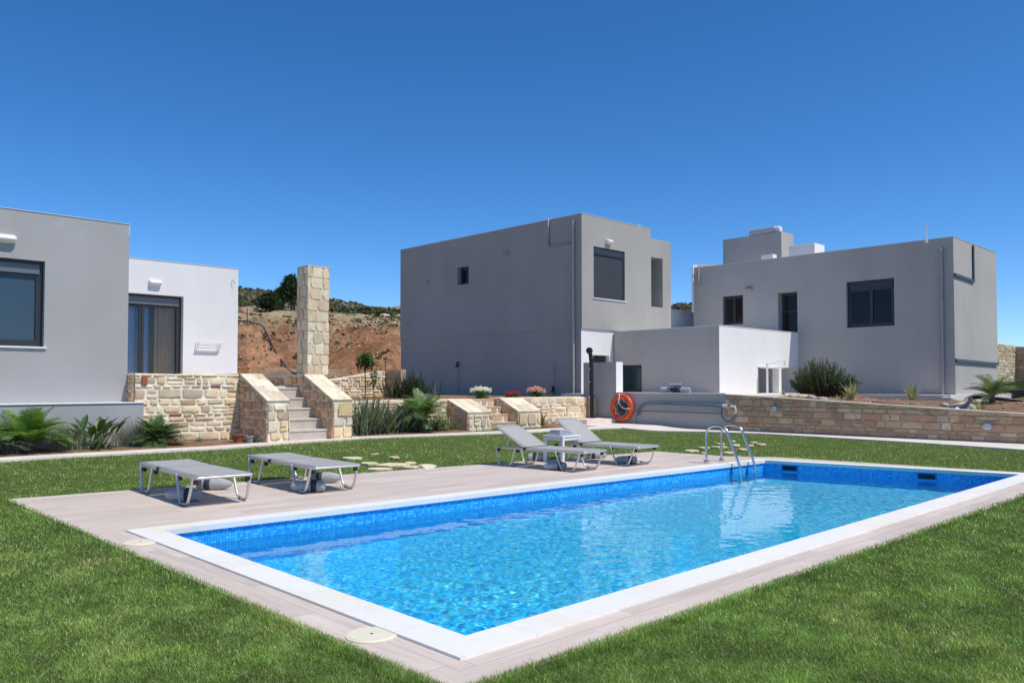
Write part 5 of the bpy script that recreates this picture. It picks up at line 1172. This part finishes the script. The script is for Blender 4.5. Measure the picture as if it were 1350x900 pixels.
c=D(1345,526,27.5); m=MB(); m.box((c[0]-.3,c[1]-.35,.85),(c[0]+.3,c[1]+.25,1.12)); o=m.build('meter_box',M['black'],base=(c[0],c[1],.85),bevel=.02); tag(o,'low black utility box on the lawn at the right edge of the photo','box')
# slope details
m=MB(); hp=[hillp(u,d)+np.array([0,-.1,.16]) for u,d in ((305,46),(328,46),(345,44),(355,41),(362,39),(372,37),(380,35.5),(398,34))]; m.tube(rounded(hp,.6,3),.035,6); o=m.build('black_hose',M['black'],base=hp[0],smooth=True); tag(o,'black irrigation hose running down the red earth bank left of the pillar','hose')
p=hillp(326,45); m=MB(); m.tube([p+np.array([0,0,-.1]),p+np.array([-.05,0,1.0])],.03,6); o=m.build('wooden_stake',M['bark'],base=p); tag(o,'short dark stake standing on top of the earth bank left of the pillar','stake')
rk=random.Random(9)
for u,d,s in ((508,74,.7),):
    p=hillp(u,d); bm=bmesh.new(); bmesh.ops.create_icosphere(bm,subdivisions=2,radius=s)
    for v in bm.verts: v.co*=1+.4*noise.noise(v.co*1.3); v.co.z*=.5
    me=bpy.data.meshes.new('boulder'); bm.to_mesh(me); bm.free(); me.materials.append(M['stone']); at_=me.color_attributes.new('Col','FLOAT_COLOR','CORNER'); at_.data.foreach_set('color',[.62,.55,.45,1]*len(me.loops)); o=bpy.data.objects.new('boulder',me); col.objects.link(o); o.location=p; tag(o,'pale boulder on the straw-coloured hilltop left of the two-storey house','boulder')
# trees on the hill
def hilltree(u,d,h,rad,seed,label,color=(.035,.052,.028),lumps=16,n=4200,stems=4,gap=.18):
    color=(.05,.075,.038)
    p=hillp(u,d); tree('olive_tree',label,'tree',(p[0],p[1],p[2]),h*gap,h*(1-gap),rad,n,.30,color,seed,stems=stems,lw=.14,tr=.09,mat='scrub',lumps=lumps)
hilltree(384,58,2.6,.85,81,'tall dark tree on the hill crest just left of the stone pillar',stems=3)
hilltree(356,57,1.15,.85,82,'low spreading dark tree on the hill, left of the tall one by the pillar')
hilltree(370,60,1.5,.75,84,'dark tree filling the gap between the tall tree and the spreading one on the hill',n=2600)
# scrub masses, single uncountable mat of bushes
rs_=random.Random(77); m=MB()
def shrub_blob(p,s,c):
    for j in range(16):
        v=np.array([rs_.gauss(0,1),rs_.gauss(0,1),abs(rs_.gauss(0,.8))]); v/=np.linalg.norm(v); q=p+v*s*rs_.uniform(.4,1); cc=tuple(x*rs_.uniform(.6,1.4) for x in c)
        a=np.array([rs_.gauss(0,1),rs_.gauss(0,1),rs_.gauss(0,1)]); a/=np.linalg.norm(a); b_=np.cross(a,v); b_/=np.linalg.norm(b_)+1e-9; k=s*.5
        m.face([q-a*k,q+b_*k*.7,q+a*k,q-b_*k*.7],cc)
def fits(u): return u<1010
for k in range(2300):
    z_=rs_.random()
    if z_<.22: d=rs_.uniform(90,125); s=rs_.uniform(.2,.55)
    else: d=rs_.uniform(125,300); s=rs_.uniform(.3,1.05)*(d/180)
    u=rs_.uniform(290,545) if rs_.random()<.8 else rs_.uniform(872,925)
    p=hillp(u,d); shrub_blob(p+np.array([0,0,.2*s]),s,rs_.choice([(.10,.115,.07),(.15,.15,.09),(.24,.20,.13),(.09,.10,.06)]))
for k in range(150):   # bushes right behind the field edge
    u=rs_.choice([rs_.uniform(434,500),rs_.uniform(310,345),rs_.uniform(480,530)]); p=hillp(u,rs_.uniform(76,84)); shrub_blob(p+np.array([0,0,.15]),rs_.uniform(.3,.75),(.08,.095,.05))
for k in range(420):    # dry tufts on the bank
    u=rs_.uniform(310,530); d=rs_.uniform(38,66); p=hillp(u,d); shrub_blob(p,rs_.uniform(.06,.22),(.12,.11,.05) if rs_.random()<.5 else (.40,.31,.17))
tag(m.build('scrub',M['scrub']),kind='stuff')
m=MB()
for k in range(620):
    u=rs_.choice([rs_.uniform(310,395),rs_.uniform(430,530),rs_.uniform(440,530)]); d=rs_.uniform(33,48); p=hillp(u,d); s=rs_.choice([.02,.03,.03,.045,.07])*1.1; c=rs_.choice([(.56,.40,.26),(.50,.29,.17),(.62,.48,.32),(.26,.13,.08),(.40,.22,.13)])
    nn=5; r0=rs_.uniform(0,6)
    m.lathe(p+np.array([0,0,.05*s+.1]),[(s*.5,-s),(s,-.2*s),(s*rs_.uniform(.6,.9),.4*s),(s*.2,.7*s)],nn,axis=(rs_.uniform(-.4,.4),rs_.uniform(-.4,.4),1),c=c)
tag(m.build('rubble',M['stone']),kind='stuff')

# ================================================================ grass blades
rg=np.random.default_rng(5)
def inpoly(x,y,P):
    ins=np.zeros(len(x),bool); n=len(P)
    for i in range(n):
        (x0,y0),(x1,y1)=P[i],P[(i+1)%n]; c=((y0>y)!=(y1>y)); 
        with np.errstate(divide='ignore',invalid='ignore'): c&= x<(x1-x0)*(y-y0)/(y1-y0+1e-12)+x0
        ins^=c
    return ins
DP=[tuple(p) for p in DO]
def shrink(P,e): 
    c=np.mean(P,axis=0); return P
N=1350000
rr=1.0/(rg.uniform(1/21.0,1/2.6,N)); az=YW+rg.uniform(-R(40),R(40),N)     # density ~ 1/d^3 thinned below
x=rr*np.cos(az); y=rr*np.sin(az)
cDP=np.mean(DP,axis=0); DS=[tuple(q) for q in off([np.array(q) for q in DP],-.035)]; keep=~inpoly(x,y,DS)&(~inpoly(x,y,DP)|(rg.uniform(0,1,N)<.8))
keep&= (x<17.6)&(y<np.interp(x,[p[0] for p in pts_o],[p[1] for p in pts_o])+.0)
keep&= ~((x>RPXv) if False else (x>np.interp(y,ryy,rxx)-.0))
for P in FLAGS: keep&=~inpoly(x,y,[(p[0],p[1]) for p in P])
x,y,rr=x[keep],y[keep],rr[keep]
n=len(x)
patch=np.array([noise.noise(Vector((a*.55,b*.55,0))) for a,b in zip(x,y)]); patch2=np.array([noise.noise(Vector((a*2.6,b*2.6,4))) for a,b in zip(x,y)])
clump=np.array([noise.noise(Vector((a*9,b*9,7))) for a,b in zip(x,y)])
# straggle over the deck edge
h=.012+.027*rg.beta(1.5,2.0,n)*(1+.25*patch2+.35*clump)*np.clip(.75+rr*.035,.8,1.25); w=.0022*np.clip(rr/3.6,1,4.2)*rg.uniform(.7,1.3,n)
th=rg.uniform(0,2*np.pi,n); ln=rg.uniform(.15,1.3,n)*h; la=rg.uniform(0,2*np.pi,n)
eg=inpoly(x,y,[tuple(q) for q in off([np.array(q) for q in DP],.09)]); h=np.where(eg,h*1.35+.008,h)
bz=lawnz(x,y)-.004
sx_,sy2=np.cos(th)*w,np.sin(th)*w; dx,dy=np.cos(la)*ln,np.sin(la)*ln
v=np.zeros((n,5,3)); v[:,0]=np.stack([x-sx_/2,y-sy2/2,bz],-1); v[:,1]=np.stack([x+sx_/2,y+sy2/2,bz],-1)
v[:,2]=np.stack([x+dx*.35+sx_*.42,y+dy*.35+sy2*.42,bz+h*.6],-1); v[:,3]=np.stack([x+dx*.35-sx_*.42,y+dy*.35-sy2*.42,bz+h*.6],-1); v[:,4]=np.stack([x+dx,y+dy,bz+h*.97],-1)
me=bpy.data.meshes.new('grass'); me.vertices.add(n*5); me.vertices.foreach_set('co',v.ravel())
b5=np.arange(n)[:,None]*5; loops=np.concatenate([b5+np.array([[0,1,2,3]]),b5+np.array([[3,2,4]])],1)
me.loops.add(n*7); me.loops.foreach_set('vertex_index',loops.ravel()); me.polygons.add(n*2); me.polygons.foreach_set('loop_start',(np.arange(n)[:,None]*7+np.array([[0,4]])).ravel()); me.update(calc_edges=True)
g0=np.array([.135,.22,.05]); g1=np.array([.34,.49,.12]); dry=np.array([.66,.55,.28])
t_=np.clip(rg.uniform(0,1,n)*.75+.18+.45*patch2+.25*patch,0,1)[:,None]; cc=g0*(1-t_)+g1*t_
patch3=np.array([noise.noise(Vector((a*1.25,b*1.25,11))) for a,b in zip(x,y)])
dm=(rg.uniform(0,1,n)<np.clip(.05+1.1*np.clip(patch3-.28,0,1)+.7*(patch-.18)+.3*(patch2-.15),.04,.7)); cc[dm]=dry*rg.uniform(.6,1.1,(dm.sum(),1)); cc*=rg.uniform(.5,1.5,(n,1)); cc*=(1+.35*clump+.15*patch2)[:,None]
ca=np.ones((n,7,4)); ca[:,:,:3]=cc[:,None,:]; at_=me.color_attributes.new('Col','FLOAT_COLOR','CORNER'); at_.data.foreach_set('color',ca.ravel())
me.materials.append(M['blade']); o=bpy.data.objects.new('grass',me); col.objects.link(o); tag(o,kind='stuff')
print('blades',n)

# ================================================================ light, sky, camera
SUN_EL,SUN_AZ=R(59.1),math.atan2(-.57,.18)   # towards +x -y
s=Vector((math.cos(SUN_EL)*math.cos(SUN_AZ),math.cos(SUN_EL)*math.sin(SUN_AZ),math.sin(SUN_EL)))
l=bpy.data.lights.new('sun','SUN'); l.energy=SUN_E; l.angle=R(.53); l.color=(1,.94,.85); lo=bpy.data.objects.new('sun',l); col.objects.link(lo); lo.rotation_euler=s.to_track_quat('Z','Y').to_euler(); l.cycles.is_caustics_light=True; lo.location=(0,0,30)
w=bpy.data.worlds.new('World'); sc.world=w; w.use_nodes=True; nt=w.node_tree; sk=nt.nodes.new('ShaderNodeTexSky'); sk.sky_type='NISHITA'; sk.sun_disc=False; sk.sun_elevation=SUN_EL; sk.sun_rotation=math.atan2(s.x,s.y)
sk.altitude=SKY[0]; sk.air_density=SKY[1]; sk.dust_density=SKY[2]; sk.ozone_density=SKY[3]
hs=nt.nodes.new('ShaderNodeHueSaturation'); hs.inputs['Saturation'].default_value=SKY[5]; hs.inputs['Hue'].default_value=SKY[6]; nt.links.new(sk.outputs[0],hs.inputs['Color']); bg=nt.nodes['Background']; bg.inputs[1].default_value=SKY[4]; nt.links.new(hs.outputs[0],bg.inputs[0])
cam=bpy.data.cameras.new('camera'); co=bpy.data.objects.new('camera',cam); col.objects.link(co); sc.camera=co; co.location=(0,0,EYE)
co.rotation_euler=(R(90)+PT,0,YW-R(90)); cam.sensor_width=36; cam.lens=36*F/1350; cam.shift_y=(CY-450)/1350; cam.clip_end=12000; cam.clip_start=.05
sc.view_settings.view_transform='Standard'; sc.view_settings.look='None'; sc.view_settings.exposure=EXPO; sc.view_settings.gamma=1
cy=sc.cycles; cy.use_denoising=True; cy.denoiser='OPENIMAGEDENOISE'; cy.max_bounces=8; cy.transmission_bounces=8; cy.transparent_max_bounces=8; cy.diffuse_bounces=4; cy.glossy_bounces=4; cy.caustics_refractive=True; cy.caustics_reflective=False; cy.sample_clamp_indirect=8; cy.use_adaptive_sampling=True; cy.adaptive_threshold=.015
sc.render.use_persistent_data=False
